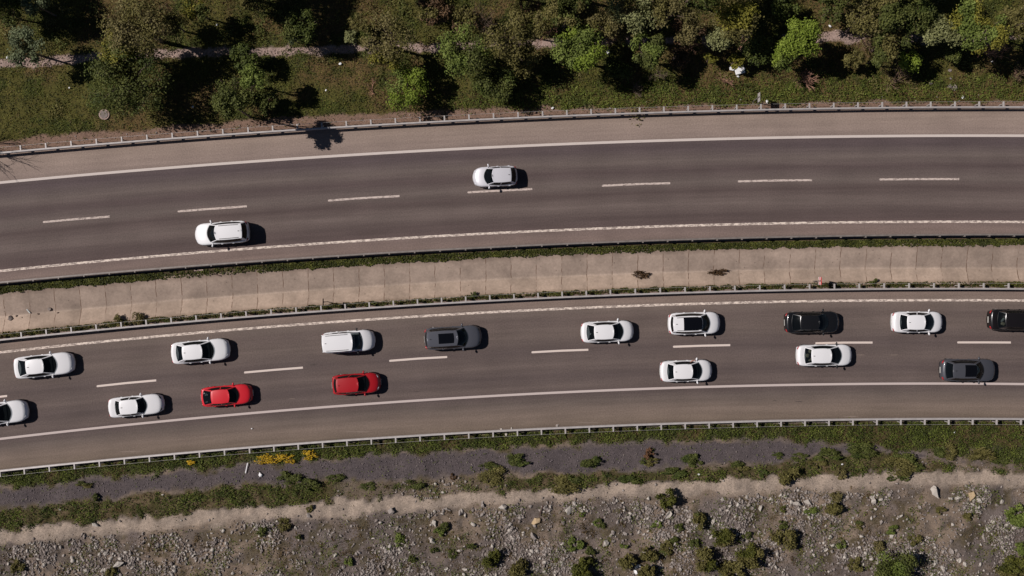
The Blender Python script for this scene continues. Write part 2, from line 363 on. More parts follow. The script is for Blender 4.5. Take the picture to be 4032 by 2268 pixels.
def fbm(x, y, sc, seed, o=4):
    s = 0; a = .5; t = 0
    for k in range(o): s = s+a*vnoise(x, y, sc*2**k, seed+k); t += a; a *= .55
    return s/t
def tex(x, y):   # world -> photo pixel on the ground
    return np.asarray(x)*S+2016, 1134-np.asarray(y)*S
def ss(a, b, v): t = np.clip((v-a)/(b-a), 0, 1); return t*t*(3-2*t)
def arr(c): return np.array(C(*c)[:3])
def ground_z(x, y):
    px, py = tex(x, y)
    dN = (c_railN(px)-22-py)/S; dB = (py-c_railB(px)-25)/S
    z = -.05+0*px
    bump = (fbm(x, y, .5, 3, 5)-.5)
    z = z+np.where(dN > 0, np.minimum(dN*.4, 1)*bump*.5, 0)+np.where(dB > 0, np.minimum(dB*.3, 1)*bump*.6, 0)
    z = z+np.where(py > g4(px), .12*(fbm(x, y, 1.8, 5, 3)-.5)*ss(0, 40, py-g4(px)), 0)
    inside = ss(0, 12, py-c_ditN(px))*ss(0, 12, c_ditS(px)-py)
    return z*(1-inside)-.75*inside
def zones(x, y):
    """weights of green cover, dry cover, bare"""
    px, py = tex(x, y); n1 = fbm(x, y, .6, 21, 4); n2 = fbm(x, y, .22, 31, 4); n3 = fbm(x, y, 1.5, 41, 3)
    wob = (n1-.5)*70
    north = ss(-3, 3, c_railN(px)-20-py)
    soilN = ss(0, 1, (py+wob*.7-(c_railN(px)-np.interp(px, [0, 1500, 2000, 2700, 4032], [60, 58, 48, 38, 36])))/12)*(py < c_railN(px)+30)
    path = ss(20, 13, np.abs(py+wob*.25-c_path(px))+(n3-.5)*26+ss(1900, 2500, px)*(n1-.42)*60)*north
    bot = ss(-2, 2, py-c_railB(px)-14)
    green1 = bot*ss(0, 16, g1(px)-py+wob*.5+(n3-.5)*34)
    gravel = bot*ss(0, 12, py-wob*.5-g1(px)-(n3-.5)*34)*ss(0, 14, g2(px)-py+wob*.6-(n3-.5)*34)
    green2 = bot*ss(0, 14, py-wob*.6-g2(px)+(n3-.5)*34)*ss(0, 10, g3(px)-py+wob*.45+(n3-.5)*40)
    sand = bot*ss(-4, 6, py-wob*.45-g3(px)-(n3-.5)*40)*ss(-16, 12, g4(px)+8-py+wob*.8+(n3-.5)*46)
    rocky = bot*ss(-10, 40, py-wob*.7-g4(px))
    sparse = ss(820, 900, px/1.5652)*ss(1300, 1230, px/1.5652)
    med = ((py > c_railM(px)-6) & (py < c_railS(px)+14)).astype(float)
    gap = ss(2200, 2420, px/1.5652)*ss(1118, 1150, py/1.5652)*ss(.46, .60, fbm(x, y, .9, 91, 3))*.85
    sparse_x = (green1+green2*(1-.75*sparse))*gap; green1 = green1*(1-gap); green2 = green2*(1-gap)
    return dict(north=north, soilN=soilN, path=path, green1=green1, gravel=gravel, green2=green2*(1-.75*sparse), sparse=green2*.75*sparse+sparse_x, sand=sand, rocky=rocky, med=med, n1=n1, n2=n2, n3=n3)
def build_ground():
    xs = np.concatenate([[-900, -500, -260, -180], np.arange(-140, -47, 1.5), np.arange(-47, 47.01, .16), np.arange(48, 140, 1.5), [180, 260, 500, 900]])
    ys = np.concatenate([[-900, -500, -260, -160], np.arange(-110, -29, 1.0), np.arange(-29, 29.01, .16), np.arange(30, 110, 1.0), [160, 260, 500, 900]])
    X, Y = np.meshgrid(xs, ys); x = X.ravel(); y = Y.ravel()
    cx = np.clip(x, -160, 160)
    z = ground_z(cx, y); Z = zones(cx, y)
    n1, n2, n3 = Z['n1'][:, None], Z['n2'][:, None], Z['n3'][:, None]
    def mix(a, b, t): return a*(1-t)+b*t
    grassN = mix(mix(arr((80, 76, 38)), arr((92, 76, 48)), ss(.42, .62, n2)), arr((66, 72, 32)), ss(.5, .68, n1))
    px_, py_ = tex(x, y); south = ss(-2, 2, py_-c_railB(px_))
    rock0 = mix(mix(arr((102, 92, 87)), arr((124, 109, 95)), ss(.42, .62, n2)), mix(arr((90, 82, 76)), arr((78, 70, 50)), ss(.4, .6, n1)), ss(.40, .64, n3)*.8)
    c = mix(grassN, rock0, south[:, None])
    c = mix(c, arr((124, 101, 87)), Z['soilN'][:, None])
    c = mix(c, mix(arr((162, 141, 131)), arr((142, 122, 112)), n3), Z['path'][:, None])
    def lay(c, col_, wgt): return mix(c, col_, wgt[:, None])
    c = lay(c, mix(arr((56, 58, 32)), arr((78, 66, 44)), ss(.4, .65, n1)), Z['green1'])
    c = lay(c, mix(arr((78, 71, 72)), arr((92, 83, 82)), n3), Z['gravel'])
    c = lay(c, mix(arr((70, 64, 40)), arr((98, 84, 64)), ss(.4, .65, n3)), Z['green2'])
    c = lay(c, mix(arr((120, 106, 92)), arr((88, 76, 58)), n3), Z['sparse'])
    c = lay(c, mix(arr((160, 144, 129)), arr((145, 131, 118)), ss(.35, .7, n3)), Z['sand'])
    c = lay(c, mix(arr((70, 60, 46)), arr((96, 80, 66)), n3), Z['med'])
    nx, ny = len(xs), len(ys); i = np.arange(nx-1); j = np.arange(ny-1); I, J = np.meshgrid(i, j); a = (J*nx+I).ravel()
    F = np.stack([a, a+1, a+1+nx, a+nx], 1)
    me = bpy.data.meshes.new('ground'); me.vertices.add(len(x)); me.vertices.foreach_set('co', np.stack([x, y, z], 1).ravel())
    me.loops.add(F.size); me.loops.foreach_set('vertex_index', F.ravel()); me.polygons.add(len(F))
    me.polygons.foreach_set('loop_start', np.arange(len(F))*4); me.update(calc_edges=True)
    at = me.color_attributes.new('Col', 'FLOAT_COLOR', 'POINT')
    at.data.foreach_set('color', np.concatenate([c, np.ones((len(c), 1))], 1).ravel())
    me.materials.append(M['ground'])
    me.polygons.foreach_set('use_smooth', [True]*len(me.polygons))
    o = bpy.data.objects.new('ground', me); col.objects.link(o); tag(o, kind='structure')
build_ground()
def strip(name, rows, mat, x0=-2600, x1=6600, step=30, parent=None, xs=None):
    """rows: list of (curve, z, v, offset px). one sheet along the road with UV = (metres along, v)"""
    xs = np.arange(x0, x1+.1, step) if xs is None else xs
    V = []; UV = []; F = []; nr = len(rows)
    for x in xs:
        for (c, z, v, off) in rows:
            y = float(c(x))+off; V.append(((x-2016)/S, (1134-y)/S, z)); UV.append(((x-2016)/S*1.003, v))
    for i in range(len(xs)-1):
        for r in range(nr-1):
            a = i*nr+r; F.append((a, a+1, a+nr+1, a+nr))
    o = mesh_obj(name, V, F, mat, parent)
    me = o.data; uv = me.uv_layers.new(name='UVMap')
    li = np.zeros(len(me.loops), dtype=np.int32); me.loops.foreach_get('vertex_index', li)
    uv.data.foreach_set('uv', np.array(UV)[li].ravel().astype(np.float32))
    return o
tag(strip('road', [(c_railN, -.3, 0, -9), (c_railN, 0, 0, -8), (c_lineN, 0, .21, 0), (c_lineN2, 0, .895, 0), (c_railM, 0, 1, 8), (c_railM, -.3, 1, 9)], M['roadN']), kind='structure')
tag(strip('road', [(c_railS, -.3, 0, -9), (c_railS, 0, 0, -8), (c_lineS, 0, .12, 0), (c_lineS2, 0, .72, 0), (c_railB, 0, 1, 9), (c_railB, -.3, 1, 10)], M['roadS']), kind='structure')
tag(strip('drainage_channel', [(c_ditN, -.3, 0, -9), (c_ditN, -.02, 0, -8), (c_ditN, -.02, .02, 4), (c_fold, -.46, .5, 0), (c_ditS, -.02, .98, -4), (c_ditS, -.02, 1, 8), (c_ditS, -.3, 1, 9)], M['conc']), kind='structure')
for cv, m, hw in ((c_lineN, 'lineA', 5.0), (c_lineN2, 'lineB', 4.6), (c_lineS, 'lineB', 4.6), (c_lineS2, 'lineC', 4.4)):
    tag(strip('edge_line', [(cv, .004, 0, -hw), (cv, .004, 1, hw)], M[m]), kind='structure')
c_dashN = lambda x: np.interp(x, [-1300, 300.5, 837, 1432, 1969, 2506, 3052, 3620, 5400], [1010, 862.6, 822, 779.6, 750.5, 724.8, 710.6, 705, 706])
def dashes(lst, cv, hw, m):
    for (a, b) in lst:
        xs = np.linspace(a*1.5652, b*1.5652, 9); x = np.concatenate([[xs[0]-3, xs[0]], xs[1:]])
        o = strip('lane_marking', [(cv, .004, 0, -hw), (cv, .004, .5, 0), (cv, .004, 1, hw)], M[m], xs=x)
        me = o.data
        for k in (0, 2): me.vertices[k].co.y = me.vertices[1].co.y+(.05 if k == 0 else -.05)
        tag(o, kind='structure')
dashes([(110, 276), (449, 621), (827, 1005), (1178, 1339), (1516, 1686), (1858, 2043), (2214, 2413), (2590, 2760), (-240, -70)], c_dashN, 3.9, 'dashN')
c_dS = lambda x: np.interp(x, np.array([-300, 9, 319, 689, 1053, 1410, 1766, 2124, 2476, 2900])*1.5652, np.array([1035, 997, 963.5, 930.5, 902, 882.3, 869.7, 861.8, 861.3, 863])*1.5652)
dashes([(-130, 18), (245, 393), (616, 762), (981, 1125), (1339, 1480), (1695, 1837), (2053, 2195), (2410, 2543), (2768, 2900)], c_dS, 4.0, 'dashS')
def stain(x, y, lx, ly, c, name='tar_stain'):
    gx_, gy_ = ((x*1.5652-2016)/S, (1134-y*1.5652)/S); V = [(gx_, gy_, .003)]; m = 26
    for i in range(m):
        a = 2*math.pi*i/m; q = rnd.uniform(.55, 1.15); V.append((gx_+lx*math.cos(a)*q, gy_+ly*math.sin(a)*q, .003))
    tag(mesh_obj(name, V, [(0, 1+i, 1+(i+1) % m) for i in range(m)], c), kind='structure')
M['tar'] = simple('tar', C(76, 66, 62), .9, var=.25, scale=4); M['dust'] = simple('dust', C(122, 108, 98), .95, var=.12, scale=3)
for (x, y, lx, ly) in [(789, 917, .42, .09), (2010, 1010, .38, .04), (1950, 1008, .2, .03), (1050, 985, .5, .03), (1480, 900, .3, .03)]: stain(x, y, lx, ly, M['tar'])
for (x, y, lx, ly) in [(2165, 893, .5, .035), (2250, 893, .4, .035), (2140, 1048, .7, .05), (900, 1086, 1.1, .06), (330, 1136, 1.0, .07), (1480, 1063, .9, .05), (640, 1012, .3, .03), (735, 1003, .3, .03)]: stain(x, y, lx, ly, M['dust'], 'dust_patch')
# ---------------------------------------------------------------- guardrails
def rail_xy(cv, px): return Vector(((px-2016)/S, (1134-float(cv(px)))/S, 0))
def guardrail(cv, side, arm, label, mat, x_first, lead):
    """side = +1: posts stand north of the beam, -1: south of it"""
    root = empty('guardrail', (0, 0, 0)); tag(root, label, 'guardrail', 'steel guardrails along the motorway')
    # W beam: folded profile swept along the curve; the face looks away from the posts
    prof = [(0.02, .76), (-.075, .745), (-.085, .68), (.0, .63), (.0, .55), (-.085, .50), (-.075, .43), (.02, .41)]
    xs = np.arange(-1500, 5600, 48.5)
    def sweep(name, pr, th, m, closed=True):
        V = []; F = []
        ring = [(a, z) for a, z in pr]+[(a+th, z-(.004 if k else -.0)) for k, (a, z) in list(enumerate(pr))[::-1]]
        n = len(ring)
        for x in xs:
            p = rail_xy(cv, x); q = rail_xy(cv, x+5); t = (q-p).normalized(); nn = Vector((-t.y, t.x, 0))*side
            for (a, z) in ring: V.append(p+nn*a+Vector((0, 0, z)))
        for i in range(len(xs)-1):
            for k in range(n): F.append((i*n+k, i*n+(k+1) % n, (i+1)*n+(k+1) % n, (i+1)*n+k))
        return mesh_obj(name, V, F, m, root)
    sweep('beam', prof, .03, mat)
    if arm > .3: sweep('rear_strap', [(arm-.01, .70), (arm-.01, .66)], .012, mat)
    i = 0; k0 = int((x_first+500)//97)
    for k in range(-k0, 48):
        px = x_first+k*(98.5 if px_mid(k, x_first) < 1700 else 97.0) if False else lead(k)
        if px > 4450 or px < -420: continue
        p = rail_xy(cv, px); q = rail_xy(cv, px+5); t = (q-p).normalized(); rz = math.atan2(t.y, t.x)
        if i == 0:
            b = MB(); o_ = arm*.5
            b.box((0, side*o_, .36), (.12, .006, .80)); b.box((-.047, side*(o_+.03), .36), (.006, .06, .80)); b.box((.047, side*(o_+.03), .36), (.006, .06, .80))
            post = b.build('post', mat, root)
            a = MB(); a.box((0, side*(arm*.5+.02), .725), (.12, arm-.02, .06), bev=.008); a.box((0, side*(arm*.5+.02), .60), (.05, arm-.05, .10))
            ar = a.build('spacer_arm', mat, post)
            o = post
        else:
            o = post.copy(); col.objects.link(o); o.parent = root
            c2 = ar.copy(); col.objects.link(c2); c2.parent = o
        o.location = (p.x, p.y, 0); o.rotation_euler = (0, 0, rz); i += 1
def px_mid(k, x): return x
def lead_from(pts):
    """post pixel positions: measured anchor posts (index, px), linear in between"""
    ks = [p[0] for p in pts]; xs = [p[1] for p in pts]
    d = (xs[-1]-xs[0])/(ks[-1]-ks[0])
    def f(k):
        if k < ks[0]: return xs[0]+(k-ks[0])*d
        if k > ks[-1]: return xs[-1]+(k-ks[-1])*d
        return float(np.interp(k, ks, xs))
    return f
def gx(px): return 2016+(px-2016)*(CH-.72)/CH
guardrail(c_railN, 1, .44, 'steel guardrail along the northern verge, below the trees', M['galv'], 82, lead_from([(0, gx(82)), (9, gx(978)), (21, gx(2137)), (40, gx(3952))]))
guardrail(c_railM, -1, .14, 'thin steel guardrail above the weedy north edge of the concrete channel', M['galvd'], 100, lead_from([(0, gx(30)), (24, gx(2434)), (40, gx(3994))]))
guardrail(c_railS, 1, .44, 'steel guardrail between the concrete channel and the crowded carriageway', M['galv'], 85, lead_from([(0, gx(85)), (12, gx(1265)), (24, gx(2404)), (40, gx(3972))]))
guardrail(c_railB, -1, .44, 'steel guardrail along the southern verge, above the rubble slope', M['galv'], 95, lead_from([(0, gx(95)), (9, gx(982)), (20, gx(2037)), (40, gx(3925))]))
# ---------------------------------------------------------------- vehicles
def lerp(a, b, t): return a+(b-a)*t
def grid_cells(P, nu, nv): return [(i*nv+j, i*nv+j+1, (i+1)*nv+j+1, (i+1)*nv+j) for i in range(nu-1) for j in range(nv-1)]
def car(name, label, cat, paint, raw, x0, yref, W=1.8, roof=1.46, belt=.93, rhw=.56, facing=1, kind='sedan', pillar=False, pano=None, rails=False, group='cars on the crowded carriageway', shelf=None, mirror=None, handles=True, plate=True, curve=c_lineS2, lampcol=True, fin=True):
    paint_m = M[paint]
    px = [x0+r/6.44 for r in raw]; r_c = sum((px[0], px[-1]))/2-2016
    wsz = belt+.04; rwz = belt+(.08 if kind == 'sedan' else .03)
    if kind == 'van': rwz = belt
    out_rear = (px[0]-2016) if facing == 1 else (px[-1]-2016)
    if facing == 1: zr = .95 if px[0] < 2016 else .55; zf = .55 if px[-1] < 2016 else .62
    else: zf = .66 if px[0] < 2016 else .55; zr = .60
    if facing == 1: zs = [zr, rwz, roof-.04, roof-.04, wsz, zf]
    else: zs = [zf, wsz, roof-.04, roof-.04, rwz, zr]
    X = [G(p, 0, z)[0] for p, z in zip(px, zs)]
    xm = (X[0]+X[-1])/2; pxm = xm*S+2016
    sl = (float(curve(pxm+50))-float(curve(pxm-50)))/100
    yx, yy = yref; ym = yy+sl*(pxm-yx)
    Yw = G(0, ym, .62)[1]; ang = math.atan(-sl)+(math.pi if facing < 0 else 0)
    cs = math.cos(math.atan(sl))
    loc = [((v-xm)/cs)*facing for v in X]
    if facing < 0: loc = loc[::-1]
    xr, rwb, rwt, wst, wsb, xf = loc
    root = empty(name, (xm, Yw, 0), ang); tag(root, label, cat, group)
    W -= .06; hw = W/2
    # lower body: lofted stations
    st = []
    Ln = xf-xr
    hoodz = belt-.02
    for f in (0, .008, .022, .045, .075, .12, .19, .3): st.append((xf-f*Ln))
    mid = [lerp(xf-.3*Ln, xr+.28*Ln, t) for t in (.2, .4, .6, .8)]
    st += mid
    for f in (.28, .18, .1, .055, .025, .008, 0): st.append((xr+f*Ln))
    tail_z = belt+.06 if kind == 'sedan' else belt
    V = []; ns = 0
    for x in st:
        df = (xf-x); dr = (x-xr)
        ff = max(0, 1-df/.95); fr = max(0, 1-dr/.75)
        wx = hw*(1-.27*ff**2.6-.20*fr**2.6)
        if df < dr:
            t = min(df/max(xf-wsb, .5), 1); top = lerp(.70, hoodz+.02, t**.75)
            if df < .22: top = lerp(.46, top, min(1, (df/.22))**.55)
            if kind == 'van': top += .06*t
        else:
            top = lerp(belt, tail_z, min(1, max(0, 1-dr/.9)))
            if dr < .14: top = lerp(.55, top, min(1, (dr/.14))**.5)
        zb = .24 if min(df, dr) > .15 else .30
        sec = [(0, zb), (wx*.80, zb), (wx*.955, zb+.06), (wx*.99, (zb+top)*.48), (wx, lerp(zb, top, .62)), (wx*.985, lerp(zb, top, .80)), (wx*.955, top-.045), (wx*.90, top-.008), (wx*.80, top+.008), (wx*.45, top+.018), (0, top+.022)]
        full = [(-y, z) for y, z in sec[1:-1]]
        ring = sec+full[::-1]
        ns = len(ring)
        V += [(x-.30*ff**1.5*min(1, abs(y)/hw)**2.2+.16*fr**1.5*min(1, abs(y)/hw)**2.2, y, z) for y, z in ring]
    F = []
    for i in range(len(st)-1):
        for k in range(ns): F.append((i*ns+k, (i+1)*ns+k, (i+1)*ns+(k+1) % ns, i*ns+(k+1) % ns))
    F.append(tuple(range(ns))); F.append(tuple(range((len(st)-1)*ns, len(st)*ns))[::-1])
    body_V, body_F = V, F
    # greenhouse
    bwf = hw-.15; bwr = hw-.17
    bf = .30; br = .12
    if kind in ('van',): bf, br = .16, .03
    def P_front(yn, t):
        xx = lerp(wsb, wst, t)+.04*math.sin(math.pi*t)-lerp(bf, .13, t)*yn*yn; ww = lerp(bwf, rhw, t)
        return Vector((xx, yn*ww, lerp(wsz, roof-.045, t)+.02*(1-yn*yn)*t+.015*(1-yn*yn)))
    def P_rear(yn, t):
        xx = lerp(rwb, rwt, t)-.02*math.sin(math.pi*t)+lerp(br, .05, t)*yn*yn; ww = lerp(bwr, rhw-.02, t)
        return Vector((xx, yn*ww, lerp(rwz, roof-.05, t)+.015*(1-yn*yn)))
    def P_side(s, t, sg):
        a = P_front(sg, t); b = P_rear(sg, t); p = a.lerp(b, s)
        p.y += sg*(math.sin(math.pi*s)*lerp(.10, .02, t)+.025*math.sin(math.pi*t)*math.sin(math.pi*s)); p.z += -.03*math.sin(math.pi*s)*(1-t)+.03*math.sin(math.pi*s)*t
        return p
    pb = MB(); pb.add(body_V, body_F)
    def patch(fn, us, vs, isglass):
        g = MB(); p = MB()
        for i in range(len(us)-1):
            for j in range(len(vs)-1):
                q = [fn(us[i], vs[j]), fn(us[i+1], vs[j]), fn(us[i+1], vs[j+1]), fn(us[i], vs[j+1])]
                (g if isglass((us[i]+us[i+1])/2, (vs[j]+vs[j+1])/2) else p).add(q, [(0, 1, 2, 3)])
        return g, p
    def weld(mb):
        d = {}; V = []; mp = []
        for v in mb.V:
            k = (round(v[0], 4), round(v[1], 4), round(v[2], 4))
            if k not in d: d[k] = len(V); V.append(v)
            mp.append(d[k])
        F = []
        for f in mb.F:
            g = []
            for i in f:
                if mp[i] not in g: g.append(mp[i])
            if len(g) > 2: F.append(tuple(g))
        mb.V = V; mb.F = F; return mb
    yn = [-1, -.94]+[-.94+1.88*i/8 for i in range(1, 8)]+[.94, 1]
    g, p = patch(P_front, yn, [0, .015, .25, .5, .75, .97, 1], lambda u, v: abs(u) < .94 and .015 < v < .97)
    pb.add(p.V, p.F); weld(g).build('windshield', M['glass'], root, True)
    if rwt-rwb > .02:
        g, p = patch(P_rear, [-1, -.93]+[-.93+1.86*i/8 for i in range(1, 8)]+[.93, 1], [0, .04, .25, .5, .75, .95, 1], lambda u, v: abs(u) < .93 and .04 < v < .95)
        pb.add(p.V, p.F); weld(g).build('rear_window', M['glass'], root, True)
    for sg in (1, -1):
        end = .90 if kind != 'sedan' else .84
        vsb = [0, .09, .4, .65, .90, 1]
        us = [0, .05, .15, .25, .35, .43, .47, .56, .68, .78, end, 1]
        def isg(u, v):
            if pillar and .43 < u < .47: return False
            if kind == 'van' and (.43 < u < .47 or .68 < u < .78): return False
            return .05 < u < end and .09 < v < .90
        g, p = patch(lambda s_, t_: P_side(s_, t_, sg), us, vsb, isg)
        pb.add(p.V, p.F); weld(g).build('side_window', M['glass'], root, True)
    # roof skin
    def P_roof(u, yn_):
        a = P_front(yn_, 1); b = P_rear(yn_, 1)
        q = a.lerp(b, u); s0 = P_side(u, 1, 1); q.y = yn_*s0.y; e = abs(yn_)
        q.z = lerp(roof-.02, s0.z, e**3)+.03*math.sin(math.pi*u)*(1-e*e) if 0 < u < 1 else (P_front(yn_, 1).z if u == 0 else P_rear(yn_, 1).z)
        return q
    ru = [0, .06, .15, .28, .4, .52, .64, .76, .88, .95, 1]; ry = [-1, -.92, -.75, -.5, -.25, 0, .25, .5, .75, .92, 1]
    g, p = patch(P_roof, ru, ry, lambda u, v: False); pb.add(p.V, p.F)
    body = weld(pb).build('body', paint_m, root, True)
    if pano:
        u0, u1, yw = pano; b = MB(); uu = [lerp(u0, u1, i/6) for i in range(7)]; yy_ = [lerp(-yw, yw, i/6) for i in range(7)]
        VV = [P_roof(u, v)+Vector((0, 0, .008)) for u in uu for v in yy_]; b.add(VV, grid_cells(VV, 7, 7)); b.build('sunroof', M['pano'], root, True)
    if rails:
        for sg in (1, -1):
            b = MB(); pts = [P_roof(u, sg*.86)+Vector((0, 0, .035)) for u in (.12, .3, .5, .7, .88)]
            for a_, b_ in zip(pts[:-1], pts[1:]): b.tube(a_, b_, .018, .018, 6)
            b.build('roof_rail', M['trim'], root)
    # seams of bonnet and boot, wipers, trim in one dark part
    if kind == 'van' or rails:
        pass
    # cabin
    b = MB(); n_ = 10; base = []
    zc = belt+.035
    for i in range(n_+1): p_ = P_front(-1+2*i/n_, .02); base.append((p_.x-.03, p_.y*.97, zc))
    for i in range(1, 9): p_ = P_side(i/9, .02, 1); base.append((p_.x, p_.y*.96, zc))
    for i in range(n_+1): p_ = P_rear(1-2*i/n_, .02); base.append((p_.x+.01, p_.y*.98, zc))
    for i in range(1, 9): p_ = P_side(1-i/9, .02, -1); base.append((p_.x, p_.y*.96, zc))
    b.add(base, [tuple(range(len(base)))])
    b.box((wsb-.47, 0, zc+.03), (.30, bwf*1.5, .06), bev=.02); b.build('dashboard', M['dash'], root)
    b = MB()
    rows = [wst-.32, wst-1.15] if (wst-rwt) > 1.0 else [wst-.3]
    for xr_ in rows:
        for yy_ in (-.36, .36):
            b.box((xr_, yy_, zc+.09), (.16, .44, .18), bev=.05); b.box((xr_-.04, yy_, zc+.23), (.10, .24, .14), bev=.04)
    b.build('seats', M['seat'], root)
    b = MB(); ctr = Vector((wst+.12, -.36 if False else .36, zc+.06))
    for i in range(12):
        a0 = 2*math.pi*i/12; a1 = 2*math.pi*(i+1)/12
        b.tube(ctr+Vector((.07*math.cos(a0), .18*math.sin(a0), .17*math.cos(a0)*.5)), ctr+Vector((.07*math.cos(a1), .18*math.sin(a1), .17*math.cos(a1)*.5)), .016, .016, 5)
    b.build('steering_wheel', M['trim'], root)
    # mirrors
    mm = M[mirror] if mirror else paint_m
    for sg in (1, -1):
        b = MB(); Mx = Matrix.Rotation(R(-18*sg), 3, 'Z')
        b.ell((wsb-.42, sg*(hw+.085), belt+.06), (.075, .135, .085), 10, 6, Mx); b.box((wsb-.40, sg*(hw-.03), belt+.02), (.06, .14, .04))
        b.build('wing_mirror', mm, root, True)
    # lamps
    fw = hw
    for sg in (1, -1):
        b = MB(); Mx = Matrix.Rotation(R(sg*42), 3, 'Z')
        b.ell((xf-.30, sg*(hw*.66), .675), (.08, .24, .07), 10, 6, Mx); b.build('headlight', M['lampw'] if lampcol else M['trim'], root, True)
        b = MB(); Mx = Matrix.Rotation(R(sg*-34), 3, 'Z')
        b.ell((xr+.15, sg*(hw*.74), belt-.17), (.07, .16, .08), 10, 6, Mx); b.build('taillight', M['lampr'], root, True)
        if handles:
            for dx in (-.55, -1.45):
                b = MB(); b.box((wsb-.6+dx, sg*(hw*.985+.012), belt-.12), (.16, .035, .03), bev=.008); b.build('door_handle', paint_m, root)
    if plate:
        b = MB(); b.box((xf+.002, 0, .42), (.014, .50, .11)); b.build('number_plate', M['plate'], root)
        b = MB(); b.box((xr-.006, 0, .62), (.014, .50, .11)); b.build('number_plate', M['plate'], root)
    b = MB(); gp = []
    for i in range(13):
        yy_ = lerp(-.86, .86, i/12)*hw*.86; xx_ = xf-.15-.34*(abs(yy_)/hw)**2.2; gp.append((xx_, yy_))
    for (p0, p1) in zip(gp[:-1], gp[1:]): b.tube((p0[0], p0[1], .655), (p1[0], p1[1], .655), .030, .030, 6, False)
    b.build('grille', M['trim'], root)
    if fin:
        b = MB(); q = P_roof(.88, 0); b.ell((q.x, q.y, q.z+.02), (.08, .025, .035), 8, 5); b.build('antenna', M['trim'] if paint in ('grey', 'grey2', 'white', 'silver', 'red', 'darkred') else M['trim'], root)
    # wheels
    for wx_ in (xf-.86, xr+.80):
        for sg in (1, -1):
            b = MB(); b.tube((wx_, sg*(hw-.21), .32), (wx_, sg*(hw-.005), .32), .32, .31, 20); ty = b.build('wheel', M['rubber'], root)
            b = MB(); b.tube((wx_, sg*(hw-.10), .32), (wx_, sg*(hw+.004), .32), .20, .20, 14); b.build('rim', M['rim'], ty)
    return root, dict(xf=xf, xr=xr, wsb=wsb, wst=wst, rwt=rwt, rwb=rwb, P_rear=P_rear, P_roof=P_roof, P_side=P_side, zc=zc, hw=hw, belt=belt, roof=roof)
def world(root, p): return Matrix.Translation(root.location) @ Matrix.Rotation(root.rotation_euler.z, 4, 'Z') @ Vector(p)
g_s = 'cars on the crowded lower carriageway'; g_n = 'cars on the upper carriageway'
car('car', 'white saloon with a long dark rear window, leftmost whole car of the upper lane', 'car', 'white', (320, 445, 655, 1100, 1440, 1885), 0, (170.8, 1440.3), W=1.84, roof=1.46, group=g_s)
car('car', 'white saloon cut by the left edge, only its bonnet and windscreen in view', 'car', 'white', (-855, -730, -520, -85, 290, 710), 0, (46, 1622.8), W=1.84, roof=1.46, group=g_s)
car('car', 'old boxy white saloon with a white pillar, behind the two red cars', 'car', 'white', (140, 330, 450, 910, 1150, 1580), 400, (524, 1599.4), W=1.68, roof=1.40, belt=.90, rhw=.55, pillar=True, group=g_s, lampcol=False)
car('car', 'white coupe-roofed saloon above the gap between the boxy white car and the first red one', 'car', 'white', (320, 460, 630, 1130, 1440, 1835), 620, (775, 1384.8), W=1.84, roof=1.44, group=g_s)
rE, sE = car('car', 'bright red hatchback with pale things behind its slanted rear window', 'car', 'red', (305, 372, 590, 1045, 1300, 1640), 740, (887.5, 1557.8), W=1.67, roof=1.42, belt=.90, rhw=.53, kind='hatch', pillar=True, group=g_s, fin=False, lampcol=False)
rF, sF = car('car', 'deep red tall hatchback directly below the white van', 'car', 'darkred', (290, 340, 410, 970, 1255, 1540), 1260, (1399.8, 1511), W=1.70, roof=1.50, belt=.93, rhw=.56, kind='hatch', pillar=True, group=g_s)
car('van', 'white passenger van with a long flat ribbed roof and roof bars', 'van', 'white', (285, 292, 304, 1080, 1340, 1655), 1220, (1359.8, 1345.6), W=1.78, roof=1.80, belt=1.0, rhw=.70, kind='van', rails=True, group=g_s, handles=True, mirror='trim')
car('suv', 'dark grey suv with a black two-pane sunroof, ahead of the white van', 'suv', 'grey', (320, 344, 388, 1180, 1430, 1780), 1620, (1775, 1329.5), W=1.88, roof=1.66, belt=1.0, rhw=.60, kind='suv', pano=(.12, .62, .66), rails=False, group=g_s, lampcol=False)
rI, sI = car('car', 'white saloon with a small white mark behind its rear window, left of the black-roofed suv', 'car', 'white', (362, 500, 715, 1205, 1450, 1710), 2230, (2385, 1305.6), W=1.76, roof=1.46, group=g_s)
car('suv', 'white suv with a black glass roof running into its windscreen', 'suv', 'white', (510, 580, 650, 1395, 1585, 1845), 2550, (2720.8, 1273), W=1.84, roof=1.62, belt=.98, rhw=.60, kind='suv', pano=(.0, .64, .84), rails=True, group=g_s)
rK, sK = car('car', 'white saloon whose driver rests an arm on the open window', 'car', 'white', (305, 485, 665, 1145, 1385, 1640), 2550, (2705, 1459.5), W=1.78, roof=1.46, group=g_s)
rL, sL = car('car', 'glossy black saloon level with the white car carrying straw hats', 'car', 'black', (370, 560, 790, 1270, 1490, 1780), 3030, (3200.8, 1268.6), W=1.80, roof=1.46, group=g_s, lampcol=False)
rM, sM = car('car', 'white saloon with straw hats on its rear shelf and black mirrors', 'car', 'white', (345, 550, 750, 1255, 1510, 1780), 3080, (3235, 1398.6), W=1.78, roof=1.46, mirror='trim', group=g_s)
car('car', 'white saloon with a plain black rear window, rightmost white car', 'car', 'white', (370, 585, 795, 1250, 1470, 1695), 3450, (3605, 1268), W=1.76, roof=1.46, pillar=True, group=g_s)
rO, sO = car('car', 'black saloon cut by the right edge, with white toys behind its rear window', 'car', 'blackb', (1655, 1900, 2120, 2600, 2850, 3110), 3632, (3973.6, 1259.3), W=1.78, roof=1.46, group=g_s)
